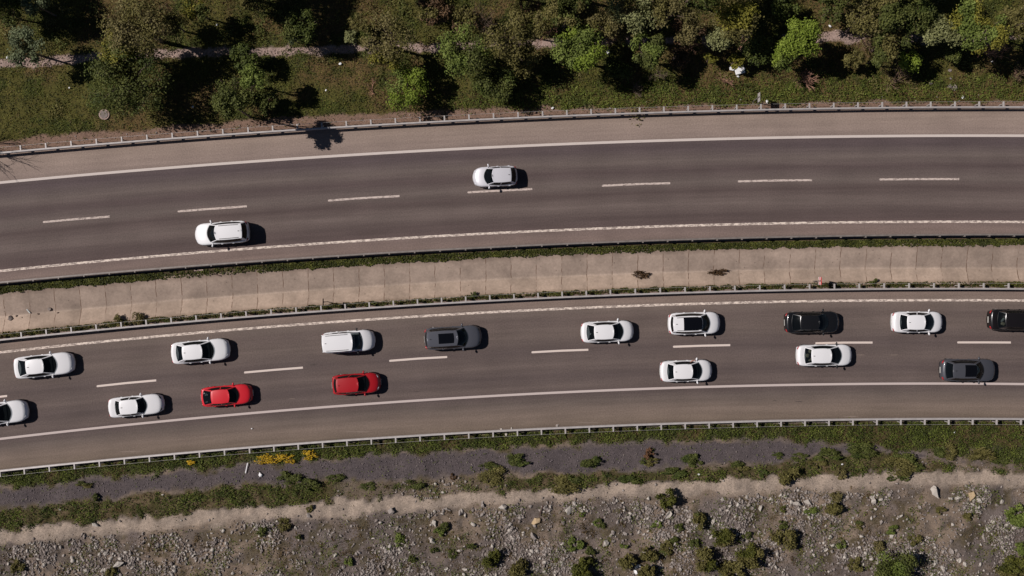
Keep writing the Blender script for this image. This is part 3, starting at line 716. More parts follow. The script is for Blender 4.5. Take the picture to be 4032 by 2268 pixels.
car('suv', 'charcoal crossover with a black front sunroof, touching the lower edge line', 'suv', 'grey2', (440, 575, 785, 1390, 1560, 1860), 3632, (3803, 1457), W=1.86, roof=1.58, belt=.98, rhw=.58, kind='suv', pano=(.0, .5, .8), group=g_s, lampcol=False)
car('suv', 'white suv with dark roof bars driving left near the middle guardrail', 'suv', 'white', (425, 730, 930, 1620, 1760, 1810), 700, (886, 917.8), W=1.84, roof=1.66, belt=.99, rhw=.60, facing=-1, kind='suv', rails=True, group=g_n, curve=c_lineN2)
car('car', 'silver hatchback driving left beside a dashed line in the upper carriageway', 'car', 'silver', (395, 670, 890, 1375, 1500, 1530), 1800, (1970.8, 694), W=1.68, roof=1.45, belt=.91, rhw=.56, facing=-1, kind='hatch', pillar=True, group=g_n, curve=c_lineN2)
# things carried in the cars
def straw_hat(root, p, r, label):
    b = MB(); b.tube((0, 0, 0), (0, 0, .012), r, r, 18); b.tube((0, 0, .012), (0, 0, .10), r*.55, r*.46, 14)
    o = b.build('straw_hat', M['straw']); o.location = world(root, p); tag(o, label, 'hat', 'hats behind the rear window of a white saloon')
zz = sM['zc']
straw_hat(rM, (sM['rwb']+.52, .36, zz+.01), .16, 'round straw hat nearest the upper side of the white saloon rear window')
straw_hat(rM, (sM['rwb']+.30, .02, zz+.01), .15, 'round straw hat in the middle of the white saloon rear shelf')
def soft(root, pts, name, label, cat, mat, r=.1, group=None):
    b = MB()
    for p in pts: b.ell(p, (r*rnd.uniform(.8, 1.3), r*rnd.uniform(.7, 1.1), r*.6), 8, 5)
    o = b.build(name, M[mat], None, True); o.location = root.location; o.rotation_euler = root.rotation_euler
    tag(o, label, cat, group)
soft(rM, [(sM['rwb']+.46, -.36, zz+.06), (sM['rwb']+.56, -.28, zz+.06)], 'folded_bag', 'tan cloth bag beside the hats behind the white saloon rear window', 'bag', 'straw', .1)
soft(rO, [(sO['rwb']+.42, -.02, zz+.08), (sO['rwb']+.34, -.10, zz+.08), (sO['rwb']+.50, .08, zz+.08)], 'soft_toy', 'white soft toy behind the rear window of the black car at the right edge', 'toy', 'cloth', .11)
soft(rO, [(sO['rwb']+.50, -.32, zz+.08), (sO['rwb']+.40, -.30, zz+.08)], 'cushion', 'pale green cushion behind the lower half of the black car rear window', 'cushion', 'straw', .14)
zz = sE['zc']
soft(rE, [(sE['rwb']+.20, .34, zz+.05), (sE['rwb']+.34, .28, zz+.05), (sE['rwb']+.28, .18, zz+.05), (sE['rwb']+.42, .20, zz+.05)], 'rag', 'crumpled pale cloth in the upper half of the bright red hatchback rear window', 'cloth', 'cloth', .08)
soft(rE, [(sE['rwb']+.38, -.36, zz+.05), (sE['rwb']+.30, -.38, zz+.05)], 'rag', 'small pale cloth in the lower corner of the bright red hatchback rear window', 'cloth', 'cloth', .08)
soft(rI, [(sI['rwb']+.38, -.10, sI['zc']+.05), (sI['rwb']+.34, -.16, sI['zc']+.05)], 'paper_bag', 'small white bag lying on the rear shelf of a white saloon', 'bag', 'foam', .06)
# driver's arm on the sill of the white saloon: one skinned limb with hand and fingers
def driver():
    # seated driver: torso, neck, head, left arm bent over the window sill
    me = bpy.data.meshes.new('person'); J = []; E = []; Rr = []
    def j(p, r, par=None):
        J.append(p); Rr.append(r)
        if par is not None: E.append((par, len(J)-1))
        return len(J)-1
    x = sK['wst']-.12; y = .36; zc = sK['zc']
    pel = j((x-.02, y, zc+.04-.45), .15); ch = j((x-.06, y, zc-.12), .155, pel); up = j((x-.08, y, zc+.02), .14, ch); nk = j((x-.08, y, zc+.14), .055, up)
    hd = j((x-.06, y, zc+.24), .085, nk); j((x-.05, y, zc+.32), .075, hd)
    ls = j((x-.06, y+.17, zc+.03), .062, up); le = j((x+.10, y+.42, zc+.035), .048, ls)
    lw = j((x+.27, y+.50, zc+.05), .034, le); pm = j((x+.34, y+.47, zc+.055), .036, lw); pm2 = j((x+.39, y+.45, zc+.05), .030, pm)
    for k in range(4):
        a = j((x+.42, y+.475-.018*k, zc+.045), .010, pm2); j((x+.45+.008*(1-abs(k-1.3)), y+.47-.018*k, zc+.025), .008, a)
    t = j((x+.37, y+.425, zc+.05), .011, pm); j((x+.40, y+.405, zc+.04), .009, t)
    rsh = j((x-.06, y-.17, zc+.03), .06, up); re = j((x+.10, y-.24, zc-.10), .045, rsh); rw = j((x+.30, y-.12, zc+.0), .034, re); j((x+.36, y-.10, zc+.03), .03, rw)
    me.from_pydata(J, E, []); me.skin_vertices  # data layer appears with the modifier
    o = bpy.data.objects.new('person', me); col.objects.link(o)
    me.materials.append(M['skin'])
    md = o.modifiers.new('skin', 'SKIN')
    if not me.skin_vertices: 
        bpy.context.view_layer.objects.active = o
    sv = me.skin_vertices[0].data
    for k, r_ in enumerate(Rr): sv[k].radius = (r_, r_)
    sv[0].use_root = True
    sb = o.modifiers.new('sub', 'SUBSURF'); sb.levels = 1; sb.render_levels = 1
    o.location = rK.location; o.rotation_euler = rK.rotation_euler
    tag(o, 'person driving the white saloon, bare arm resting out of the open window', 'person')
    b = MB(); b.ell((x-.07, y, zc-.08), (.15, .21, .20), 12, 8); b.tube((x-.06, y+.14, zc+.02), (x+.01, y+.27, zc+.03), .075, .065, 10)
    s = b.build('shirt', M['seat'], o, True)
    b = MB(); b.ell((x-.075, y, zc+.315), (.10, .085, .085), 12, 8); b.build('hair', M['trim'], o, True)
try: driver()
except Exception as e: print('driver failed', e)
# ---------------------------------------------------------------- road signs
def D(x, y, z=0): return G(x*1.5652, y*1.5652, z)
def sign(x, y, label, h, pw, ph, face_mat, back_mat, rz, chevron=False, pr=.035, polemat='galvd'):
    bx, by = D(x, y); root = empty('road_sign', (bx, by, 0), rz); tag(root, label, 'sign')
    b = MB(); b.tube((0, 0, -.1), (0, 0, h), pr, pr, 8); b.build('pole', M[polemat], root)
    b = MB(); b.box((.05, 0, h-ph/2), (.02, pw, ph), bev=.004); p = b.build('panel', M[back_mat], root)
    if chevron:
        b = MB(); n = 3
        for k in range(n):   # red V shaped bands on the white face towards the traffic
            z0 = h-ph+ph*(k+.15)/n
            for sg in (1, -1):
                b.add([(.038, 0, z0), (.038, sg*pw/2*.98, z0+ph*.22), (.038, sg*pw/2*.98, z0+ph*.22+ph/n*.5), (.038, 0, z0+ph/n*.5)], [(0, 1, 2, 3)])
                b.add([(.062, 0, z0), (.062, sg*pw/2*.98, z0+ph*.22), (.062, sg*pw/2*.98, z0+ph*.22+ph/n*.5), (.062, 0, z0+ph/n*.5)], [(0, 1, 2, 3)])
        b.build('chevron', M['wred'], p)
        b = MB(); b.box((.05, 0, h+.01), (.05, pw, .02)); b.box((.05, 0, h-.30), (.05, pw*.9, .012)); b.build('rim', M['wred'], p)
    b = MB()
    for zz_ in (h-ph*.8, h-ph*.2): b.box((.02, 0, zz_), (.05, .12, .04))
    b.build('clamp', M['galvd'], root)
sign(1894, 255.5, 'grey-backed sign on a slanting pole behind the northern guardrail', 2.15, .72, .72, 'wwhite', 'galv', 0)
sign(2045.5, 707, 'red and white chevron marker board beside the concrete channel', 2.0, .62, .70, 'wwhite', 'wwhite', 0, chevron=True, polemat='galvd')
sign(823.5, 759, 'rusty brown marker sign beside the concrete channel above the white van', 1.75, .55, .40, 'rust', 'rust', math.pi, pr=.03, polemat='rust')
# ---------------------------------------------------------------- foliage
def quads(name, P, Nn, size, mat, parent=None, asp=1.0, tri=False):
    n = len(P)
    if n == 0: return None
    Nn = Nn/np.maximum(np.linalg.norm(Nn, axis=1, keepdims=True), 1e-6)
    a = rs.normal(size=(n, 3)); a -= (a*Nn).sum(1, keepdims=True)*Nn; a /= np.maximum(np.linalg.norm(a, axis=1, keepdims=True), 1e-6)
    b = np.cross(Nn, a); s = np.broadcast_to(np.asarray(size), (n,))[:, None]*.5
    k = 3 if tri else 4
    if tri: V = np.stack([P-a*s, P+a*s, P+b*s*1.8*asp], 1)
    else: V = np.stack([P-a*s*1.25, P-b*s*asp*.8, P+a*s*1.25, P+b*s*asp*.8], 1)
    V = V.reshape(-1, 3); me = bpy.data.meshes.new(name)
    me.vertices.add(len(V)); me.vertices.foreach_set('co', V.ravel().astype(np.float32))
    me.loops.add(n*k); me.loops.foreach_set('vertex_index', np.arange(n*k, dtype=np.int32)); me.polygons.add(n)
    me.polygons.foreach_set('loop_start', np.arange(n, dtype=np.int32)*k); me.update(calc_edges=True)
    me.materials.append(M.get(mat) or LEAF[mat])
    o = bpy.data.objects.new(name, me); col.objects.link(o)
    if parent: o.parent = parent
    return o
def lobes(Rr, n, flat=.7, cz=0):
    L = []
    for i in range(n):
        a = rnd.uniform(0, 2*math.pi); q = Rr*rnd.uniform(.25, .78)**.8 if i else 0; e = rnd.uniform(-.6, .8)
        L.append((q*math.cos(a), q*math.sin(a), cz+e*Rr*flat*.7*(1-.5*(q/Rr)**2), Rr*rnd.uniform(.20, .44)))
    return L
def cloud(L, n, shell=.45):
    wgt = np.array([l[3]**2 for l in L]); wgt /= wgt.sum(); idx = rs.choice(len(L), n, p=wgt); L = np.array(L)[idx]
    d = rs.normal(size=(n, 3)); d[:, 2] += .35; d /= np.linalg.norm(d, axis=1, keepdims=True)
    r = L[:, 3]*(1-shell*rs.rand(n)**1.6)*(1+.22*rs.randn(n))
    P = L[:, :3]+d*r[:, None]*np.array([1, 1, .85])
    Nn = d+rs.normal(size=(n, 3))*.6+np.array([-.35, .08, .5])
    return P, Nn
def tree(name, label, cat, x, y, rpx, h, kind, dens=1.0, leaf=.135, group='trees on the northern verge', kind2=None, bark='bark', flat=.7):
    gx_, gy_ = D(x, y, h); gz = -.05
    Rr = rpx/31.0*(CH-h)/CH*1.08
    root = empty(name, (gx_, gy_, gz), 0); tag(root, label, cat, group)
    L = lobes(Rr, int(9+Rr*6.0), flat, h)
    n = int(1350*Rr*Rr*dens)+200
    P, Nn = cloud(L, n); ok = P[:, 2] > .04; P = P[ok]; Nn = Nn[ok]; n = len(P)
    sz = leaf*(.65+.7*rs.rand(n))
    if kind2:
        m = (vnoise(P[:, 0], P[:, 1], .8, rnd.randint(1, 99)) > .5)
        cr = quads('crown', P[~m], Nn[~m], sz[~m], kind, root); quads('crown', P[m], Nn[m], sz[m], kind2, root)
    else: cr = quads('crown', P, Nn, sz, kind, root)
    b = MB(); tr = max(.05, Rr*.055); top = Vector((rnd.uniform(-.1, .1)*Rr, rnd.uniform(-.1, .1)*Rr, max(h-Rr*.25, .3)))
    b.tube((0, 0, -.1), top*.55, tr*1.25, tr*.9, 8); b.tube(top*.55, top, tr*.9, tr*.55, 8)
    for l in L[1:]:
        s0 = top*rnd.uniform(.45, .95); e = Vector(l[:3]); m_ = s0.lerp(e, .55)+Vector((0, 0, .12*Rr))
        b.tube(s0, m_, tr*.5, tr*.32, 5); b.tube(m_, e, tr*.32, tr*.1, 5)
        for q in range(3):
            d = Vector((rnd.uniform(-1, 1), rnd.uniform(-1, 1), rnd.uniform(-.2, 1))).normalized(); b.tube(e.lerp(m_, .3), e+d*l[3]*.95, tr*.14, .008, 4, False)
    b.build('trunk', M[bark], root)
    return root
def branches(b, p, d, L, r, depth, spread=.6):
    q = p+d*L; b.tube(p, q, r, r*.62, 4 if r < .02 else 5, False)
    if depth == 0: return
    for i in range(rnd.choice((2, 3, 3))):
        nd = (d+Vector((rnd.uniform(-1, 1), rnd.uniform(-1, 1), rnd.uniform(-.55, .65)))*spread).normalized()
        branches(b, p.lerp(q, rnd.uniform(.55, 1)), nd, L*rnd.uniform(.58, .82), max(r*.6, .006), depth-1, spread)
def bare(name, label, cat, x, y, rpx, h, mat, stems=7, depth=3, group='bare shrubs', thick=.028, leafy=None, ld=60):
    gx_, gy_ = D(x, y, h*.5); root = empty(name, (gx_, gy_, -.05)); tag(root, label, cat, group); Rr = rpx/31.0
    b = MB()
    for i in range(stems):
        a = rnd.uniform(0, 2*math.pi); t = rnd.uniform(.15, 1.0)
        d = Vector((math.cos(a)*t*Rr, math.sin(a)*t*Rr, h*rnd.uniform(.6, 1))).normalized()
        branches(b, Vector((0, 0, 0)), d, math.hypot(Rr*t, h)*.46, thick*rnd.uniform(.7, 1.2), depth)
    b.build('branches', M[mat], root)
    if leafy:
        V = np.array(b.V); ii = rs.randint(0, len(V), int(ld*Rr*Rr)+30); P = V[ii]+rs.normal(size=(len(ii), 3))*.06
        quads('foliage', P, rs.normal(size=P.shape)+np.array([0, 0, .5]), .13, leafy, root)
    return root
T = [ # x, y, radius, height of crown centre, leaf kind, density, label, second kind
 (345, 62, 84, 5.2, 'olive', .62, 'tallest olive-green tree with an open crown over the gravel path at upper left', 'tan'),
 (300, 118, 46, 4.2, 'yellow', .9, 'yellow-green tree wedged between the two big crowns at upper left', 'olive'),
 (322, 200, 92, 3.4, 'mid', .8, 'broad dense dark green tree just below the gravel path, above the manhole cover', 'dark'),
 (62, 118, 46, 3.4, 'silverleaf', .9, 'grey-green tree standing over the left end of the gravel path', None),
 (88, 8, 32, 3.6, 'silverleaf', .8, 'silvery tree cut by the top edge near the upper left corner', None),
 (630, 196, 32, 3.6, 'bright', 1.0, 'small bright green treetop right of the broad dark tree', None),
 (586, 236, 50, 2.4, 'mid', .5, 'thin olive bushy tree under the small bright treetop', 'olive'),
 (612, 146, 34, 2.2, 'dark', 1.1, 'dark green bush on the lower edge of the gravel path', None),
 (668, 262, 30, 1.6, 'mid', .9, 'green bush near the guardrail left of the tree shadow on the shoulder', None),
 (752, 68, 42, 3.0, 'dark', 1.1, 'dark green tree just left of a large black shadow at the top', 'mid'),
 (733, 88, 19, 2.4, 'silverleaf', .9, 'small silver-leaved shrub beside the dark tree above the path', None),
 (883, 92, 17, 1.8, 'sage', .9, 'pale sage-green shrub on the upper side of the path', None),
 (905, 60, 26, 1.6, 'olive', .4, 'sparse brownish olive shrub above the pale sage shrub', None),
 (978, 92, 58, 3.8, 'olive', .45, 'see-through olive tree with brownish twigs across the path', 'tan'),
 (970, 148, 36, 3.0, 'yellow', .9, 'yellow-green tree below the see-through olive tree', 'olive'),
 (1018, 214, 56, 2.2, 'bright', .7, 'rounded bright green bush tree in the middle of the verge', 'lime'),
 (1172, 130, 64, 3.8, 'bright', .8, 'large fresh green tree crossing the right part of the gravel path', 'mid'),
 (1268, 100, 58, 4.4, 'olive', .5, 'brownish olive tree to the right of the large fresh green one', 'brown'),
 (1244, 208, 48, 2.4, 'mid', 1.0, 'dark green bush tree below the brownish olive one', 'dark'),
 (1345, 62, 36, 4.0, 'tan', .45, 'half-bare tan tree at the top centre', 'olive'),
 (1425, 28, 58, 4.6, 'olive', .9, 'mid olive tree cut by the top edge right of centre', 'mid'),
 (1460, 122, 58, 4.4, 'lime', 1.15, 'vivid green oval tree right of the picture centre', 'bright'),
 (1625, 122, 47, 3.8, 'mid', 1.0, 'medium green tree between the vivid oval tree and the white foam box', 'bright'),
 (1590, 30, 58, 4.8, 'tan', .55, 'tan feathery tree at the top, above the medium green tree', 'sage'),
 (1684, 32, 46, 4.8, 'tan', .55, 'tan feathery tree at the top, just left of the yellow-olive one', 'olive'),
 (1850, 50, 54, 5.0, 'yellow', .95, 'tall yellow-olive tree at the top beside a black gap of shade', 'olive'),
 (1812, 98, 30, 3.4, 'sage', .9, 'pale green lobe tree under the tall yellow-olive tree', None),
 (1850, 153, 19, 1.5, 'yellow', .9, 'small yellow-green bush just above the white foam box', None),
 (1788, 145, 17, 1.4, 'yellow', .8, 'small yellow-green bush left of the white foam box', None),
 (2012, 100, 50, 3.8, 'lime', 1.2, 'brightest lime-green tree, upper right', None),
 (1978, 142, 36, 3.0, 'bright', 1.0, 'fresh green crown leaning on the brightest lime-green tree', 'lime'),
 (2178, 42, 56, 4.4, 'tan', .5, 'half-bare brown tree with visible twigs, upper right', 'olive'),
 (2245, 28, 50, 5.0, 'olive', .95, 'dark olive tree cut by the top edge, upper right', 'mid'),
 (2240, 98, 44, 4.0, 'olive', .95, 'dark olive tree lower neighbour of the one cut by the top edge', 'mid'),
 (2210, 142, 24, 2.4, 'mid', .8, 'small dull green tree left of the small round lime bush', None),
 (2290, 150, 30, 1.9, 'lime', 1.15, 'small round lime bush casting a compact shadow on the grass', None),
 (2365, 78, 45, 3.8, 'sage', 1.0, 'pale sage tree with whitish leaves, upper right', None),
 (2470, 66, 64, 4.6, 'yellow', 1.1, 'large yellow-green tree near the upper right corner', 'bright'),
 (2556, 62, 44, 4.2, 'tan', .85, 'tan tree cut by the right edge', 'olive'),
 (495, 22, 34, 3.0, 'mid', .8, 'green bush tree by the top edge right of the tallest olive tree', 'yellow'),
 (440, 60, 34, 2.4, 'mid', .7, 'low green bush tree between the tallest olive tree and the white litter', 'olive'),
 (1318, 22, 40, 3.4, 'brown', .5, 'brown thin-leaved tree cut by the top edge at centre', 'olive'),
 (1552, 175, 34, 1.2, 'dark', .9, 'low dark bush in the shade below the vivid oval tree', None),
 (2095, 20, 40, 2.6, 'olive', .6, 'thin olive bush cut by the top edge above the lime tree', 'mid'),
 (1975, 18, 34, 2.2, 'dark', .9, 'dark bush in the black shade at the top', None),
 (18, 30, 40, 2.4, 'dark', .9, 'dark green bush in the upper left corner', 'mid'),
 (640, 12, 36, 2.0, 'olive', .6, 'low olive bush at the top, left of the large black shadow', None),
 (1310, 150, 44, 2.6, 'dark', .8, 'dark bushy tree in the shade between two bright green trees', 'olive'),
 (1520, 60, 40, 3.6, 'tan', .8, 'tan feathery tree above the vivid oval tree', 'olive'),
 (1580, 84, 28, 2.4, 'mid', .7, 'small dull bush between the vivid oval tree and the medium green one', 'tan'),
 (1730, 70, 44, 3.8, 'brown', .6, 'brownish scrubby tree right of the medium green tree', 'tan'),
 (1905, 130, 38, 1.6, 'dark', .8, 'dark bush in the black shade left of the lime-green tree', 'mid'),
 (1700, 140, 30, 1.4, 'brown', .6, 'low brown scrub left of the small yellow-green bushes', 'olive'),
 (2150, 150, 26, 1.6, 'tan', .8, 'tan bush right of the brightest lime-green tree', 'olive'),
 (2310, 40, 44, 4.4, 'dark', .9, 'dark green tree between the dark olive one and the pale sage tree', 'mid'),
 (2400, 130, 26, 1.8, 'dark', .8, 'dark bush under the pale sage tree', 'mid'),
 (1090, 20, 44, 2.2, 'brown', .5, 'brown scrub at the top, left of centre', 'olive'),
 (1170, 52, 40, 1.6, 'brown', .35, 'low brown scrub above the large fresh green tree', 'olive'),
]
for (x, y, r, h, k, dn, lb, k2) in T:
    tree('tree' if r > 26 else 'bush', lb, 'tree' if r > 26 else 'bush', x, y, r, h, k, dn, kind2=k2, group='trees and bushes on the northern verge')
# trees just beyond the frame whose shadows fall into it
for (x, y, r, h, k, lb) in [(478, -100, 92, 8.0, 'dark', 'tall dark tree beyond the top edge, left'), (-120, -70, 78, 6.5, 'mid', 'tall green tree beyond the upper left corner'), (1770, -62, 84, 7.4, 'dark', 'tall dark tree beyond the top edge, right'),
                        (1478, -72, 70, 7.4, 'dark', 'dark tree beyond the top edge, right of centre'), (2110, -74, 60, 7.0, 'mid', 'green tree beyond the top edge, right'), (2290, -70, 62, 6.2, 'olive', 'olive tree beyond the top edge, far right'), (1270, -70, 56, 6.0, 'mid', 'green tree beyond the top edge, centre'), (2650, 20, 66, 5.5, 'mid', 'green tree beyond the right edge'), (930, -75, 50, 5, 'olive', 'olive tree beyond the top edge, centre left')]:  # first two on this line are unseen trees added to deepen upper right shade
    tree('tree', lb, 'tree', x, y, r, h, k, 1.0, group='trees beyond the edge of the view')
# slim tree whose dense top throws the leafy shadow on the shoulder
tree('tree', 'slim dark tree whose leafy shadow falls across the shoulder', 'tree', 574, 258, 37, 6.3, 'dark', 2.4, group='trees and bushes on the northern verge', kind2='mid')
bare('bare_tree', 'leafless tree beyond the left edge casting branch shadows on the shoulder', 'tree', -160, 354, 70, 5.3, 'twigd', stems=7, depth=3, thick=.06, group='trees beyond the edge of the view')
for (x, y, r, h, m, lb, lf) in [
 (2026, 200, 33, 1.3, 'twigp', 'pinkish leafless shrub below the brightest lime-green tree', None),
 (2252, 205, 44, 1.4, 'twig', 'wide leafless shrub with long tan stems near the northern guardrail, right', 'olive'),
 (1818, 202, 21, 1.1, 'twigp', 'small round leafless shrub below left of the white foam box', None),
 (2560, 186, 28, 1.3, 'twig', 'leafless shrub at the right edge of the grass', 'tan'),
 (2497, 126, 36, 2.4, 'twigp', 'pinkish bare branches under the large yellow-green tree', None),
 (1215, 62, 34, 3.2, 'twigd', 'dark leafless treetop above the large fresh green tree', 'brown'),
 (1118, 50, 40, 1.2, 'twigd', 'low leafless scrub right of the see-through olive tree', 'brown'),
 (1375, 78, 30, 2.4, 'twigp', 'pinkish leafless bush beside the half-bare tan tree', None),
 (1545, 92, 34, 1.6, 'twigp', 'grey-pink leafless bush on the hidden end of the path', None),
 (1745, 112, 40, 1.6, 'twigp', 'pinkish leafless thicket left of the pale green lobe tree', 'brown'),
 (1862, 118, 22, 1.5, 'twigp', 'leafless twigs in the shade right of the pale green lobe tree', None),
 (2180, 96, 38, 2.2, 'twig', 'leafless stems under the half-bare brown tree', 'tan'),
 (2255, 172, 32, 1.2, 'twigd', 'dark leafless shrub left of the compact shadow', 'olive'),
 (1595, 230, 30, .8, 'twigd', 'low leafless scrub in the shade near the guardrail, centre right', None),
 (1650, 185, 26, 1.0, 'twigd', 'thin dark leafless shrub below the medium green tree', 'mid'),
 (620, 232, 34, 1.3, 'twigd', 'leafless stems among the thin olive bushy tree', None),
 (950, 150, 14, 1.2, 'twigp', 'small pale leafless shrub left of the yellow-green tree', None),
 (935, 222, 20, .5, 'twigp', 'few pale fallen branches on the brown grass at centre left', None)]:
    bare('bare_shrub', lb, 'shrub', x, y, r, h, m, leafy=lf, group='leafless shrubs on the northern verge', stems=9 if r > 25 else 6)
# ---------------------------------------------------------------- shrubs south of the road
SH = [(42, 1425, 17, 'yellow'), (208, 1220, 15, 'mid'), (280, 1437, 16, 'olive'), (238, 1251, 11, 'mid'), (718, 1320, 17, 'mid'), (660, 1338, 14, 'dark'), (752, 1351, 9, 'mid'), (1004, 1358, 16, 'bright'),
 (1106, 1338, 14, 'bright'), (1122, 1325, 12, 'mid'), (877, 1412, 12, 'bright'), (1141, 1394, 12, 'mid'), (1091, 1386, 8, 'mid'), (1035, 1407, 9, 'mid'), (1186, 1375, 11, 'mid'), (1244, 1407, 25, 'yellow'),
 (1240, 1200, 26, 'mid'), (1228, 1176, 19, 'dark'), (1139, 1200, 8, 'brown'), (1041, 1219, 18, 'dark'), (840, 1203, 18, 'dark'), (779, 1280, 9, 'olive'), (1304, 1156, 25, 'dark'), (1484, 1161, 25, 'dark'),
 (1632, 1160, 17, 'mid'), (1748, 1160, 24, 'dark'), (1420, 1219, 30, 'mid'), (1674, 1253, 24, 'yellow'), (1507, 1317, 14, 'bright'), (1462, 1293, 8, 'bright'), (1653, 1321, 12, 'bright'), (1759, 1310, 20, 'mid'),
 (1711, 1327, 12, 'mid'), (1813, 1349, 26, 'yellow'), (1879, 1347, 11, 'mid'), (1439, 1362, 10, 'lime'), (1460, 1370, 11, 'bright'), (1437, 1382, 10, 'bright'), (1486, 1387, 12, 'mid'), (1570, 1374, 9, 'bright'),
 (1698, 1359, 14, 'bright'), (1747, 1367, 13, 'bright'), (1677, 1380, 17, 'mid'), (1634, 1391, 21, 'mid'), (1576, 1412, 24, 'olive'), (1465, 1428, 27, 'yellow'), (1304, 1430, 25, 'olive'), (1775, 1407, 31, 'yellow'),
 (1888, 1402, 33, 'yellow'), (1843, 1436, 28, 'olive'), (1629, 1439, 24, 'olive'), (1985, 1198, 24, 'olive'), (1957, 1146, 13, 'dark'), (2083, 1142, 24, 'dark'), (2056, 1163, 20, 'mid'), (2165, 1134, 29, 'dark'), (2117, 1193, 16, 'tan'),
 (2276, 1171, 34, 'mid'), (2382, 1137, 24, 'mid'), (2477, 1145, 27, 'mid'), (2511, 1158, 18, 'dark'), (2241, 1206, 8, 'dark'), (2276, 1206, 10, 'mid'), (1970, 1280, 9, 'yellow'), (2040, 1289, 14, 'lime'), (2099, 1277, 22, 'mid'),
 (2104, 1246, 16, 'tan'), (1968, 1322, 12, 'mid'), (2161, 1322, 13, 'mid'), (2244, 1334, 13, 'lime'), (2302, 1362, 16, 'mid'), (2117, 1369, 15, 'bright'), (1969, 1357, 29, 'olive'), (2249, 1431, 56, 'bright'), (2434, 1301, 13, 'mid'),
 (2563, 1299, 28, 'lime'), (2551, 1431, 34, 'yellow'), (2570, 1380, 16, 'lime'), (2212, 1375, 17, 'tan'), (2151, 1423, 18, 'olive'), (2368, 1285, 12, 'olive'), (1920, 1190, 12, 'dark'), (1580, 1208, 22, 'dark'), (1700, 1190, 20, 'dark'),
 (930, 1224, 16, 'dark'), (725, 1205, 20, 'dark'), (770, 1222, 22, 'dark'), (1860, 1175, 20, 'mid'), (2010, 1150, 14, 'mid')]
cw = {'yellow': 'olive-green', 'mid': 'medium green', 'olive': 'olive', 'dark': 'dark green', 'bright': 'fresh green', 'lime': 'lime green', 'tan': 'tan-green', 'brown': 'brown'}
rows_ = [(0, 1182, 'row along the grey gravel strip'), (1182, 1232, 'row above the sandy path'), (1232, 1300, 'first row below the sandy path'), (1300, 1345, 'upper rubble row'), (1345, 1390, 'middle rubble row'), (1390, 2000, 'row at the bottom edge')]
ordw = ['leftmost', 'second', 'third', 'fourth', 'fifth', 'sixth', 'seventh', 'eighth', 'ninth', 'tenth', 'eleventh', 'twelfth', 'thirteenth', 'fourteenth', 'fifteenth', 'sixteenth', 'seventeenth', 'eighteenth', 'nineteenth', 'twentieth', 'twenty-first', 'twenty-second']
for (a, bb, rw) in rows_:
    cur = sorted([s for s in SH if a <= s[1] < bb])
    for i, (x, y, r, k) in enumerate(cur):
        szw = 'tiny' if r < 10 else 'small' if r < 14 else 'medium' if r < 23 else 'large' if r < 45 else 'very large'
        pos = ordw[i]+(' from the left' if i else '')
        if len(cur) > 1 and i == len(cur)-1: pos = 'rightmost'
        lab = f'{szw} {cw[k]} shrub, {pos} in the {rw}'
        h = r/31*.42
        t_ = tree('shrub', lab, 'shrub', x, y, r, h, {'yellow': 'slope', 'lime': 'bright'}.get(k, k), 1.25, leaf=.10 if r < 20 else .12, group='shrubs on the southern slope', kind2={'yellow': 'olive', 'dark': 'mid', 'mid': 'olive', 'lime': 'bright', 'bright': 'mid'}.get(k) if r > 12 else None, flat=.6)
        if y < 1240 and k in ('dark', 'mid'): t_.scale = (rnd.uniform(1.1, 1.5), rnd.uniform(.6, .85), .75)
        else: t_.scale = (rnd.uniform(.9, 1.15), rnd.uniform(.85, 1.05), rnd.uniform(1.2, 1.6) if r > 18 else 1.0)
tree('shrub', 'rust-orange dry shrub on the grey gravel strip', 'shrub', 1634, 1142, 13, .35, 'orange', 1.2, leaf=.11, group='shrubs on the southern slope')
for i, (x, y, r, lb) in enumerate([(662, 1157, 17, 'leftmost yellow-flowering clump below the southern guardrail'), (694, 1154, 18, 'second yellow-flowering clump from the left below the southern guardrail'), (726, 1153, 17, 'third yellow-flowering clump from the left below the southern guardrail'), (779, 1147, 17, 'yellow-flowering clump standing apart to the right of the others'),
                      (478, 1164, 8, 'small orange-yellow flowering clump left of the yellow ones')]):
    t_ = tree('flowering_shrub', lb, 'shrub', x, y, r, .42, 'flower', .15, leaf=.10, kind2=None, group='yellow-flowering clumps', flat=.35); t_.scale = (1.35, .75, .7); t_.rotation_euler.z = R(5)
# dry bushes washed into the channel, weeds on the channel edges
for (x, y, r, lb) in [(1616, 689, 17, 'left dried bush lying in the concrete channel'), (1812, 685, 18, 'right dried bush lying in the concrete channel')]:
    o = bare('dry_bush', lb, 'bush', x, y, r, .3, 'twigd', stems=10, depth=3, thick=.02, leafy='brown', ld=900, group='dry bushes in the channel'); o.location.z = -.38
    o.scale = (1.6, .6, 1)
    tag(o)
for (x, y, r, k, lb) in [(345, 799, 15, 'tan', 'pale dry tussock at the lower edge of the channel'), (296, 806, 14, 'olive', 'green weed clump left of the pale dry tussock'), (2198, 708, 9, 'mid', 'small green weed on the lower channel edge, right of the chevron board'),
                        (1190, 742, 8, 'dark', 'small dark weed at the lower channel edge, centre')]:
    tree('weed', lb, 'plant', x, y, r, .25, k, 1.6, leaf=.08, group='weeds on the channel edge')
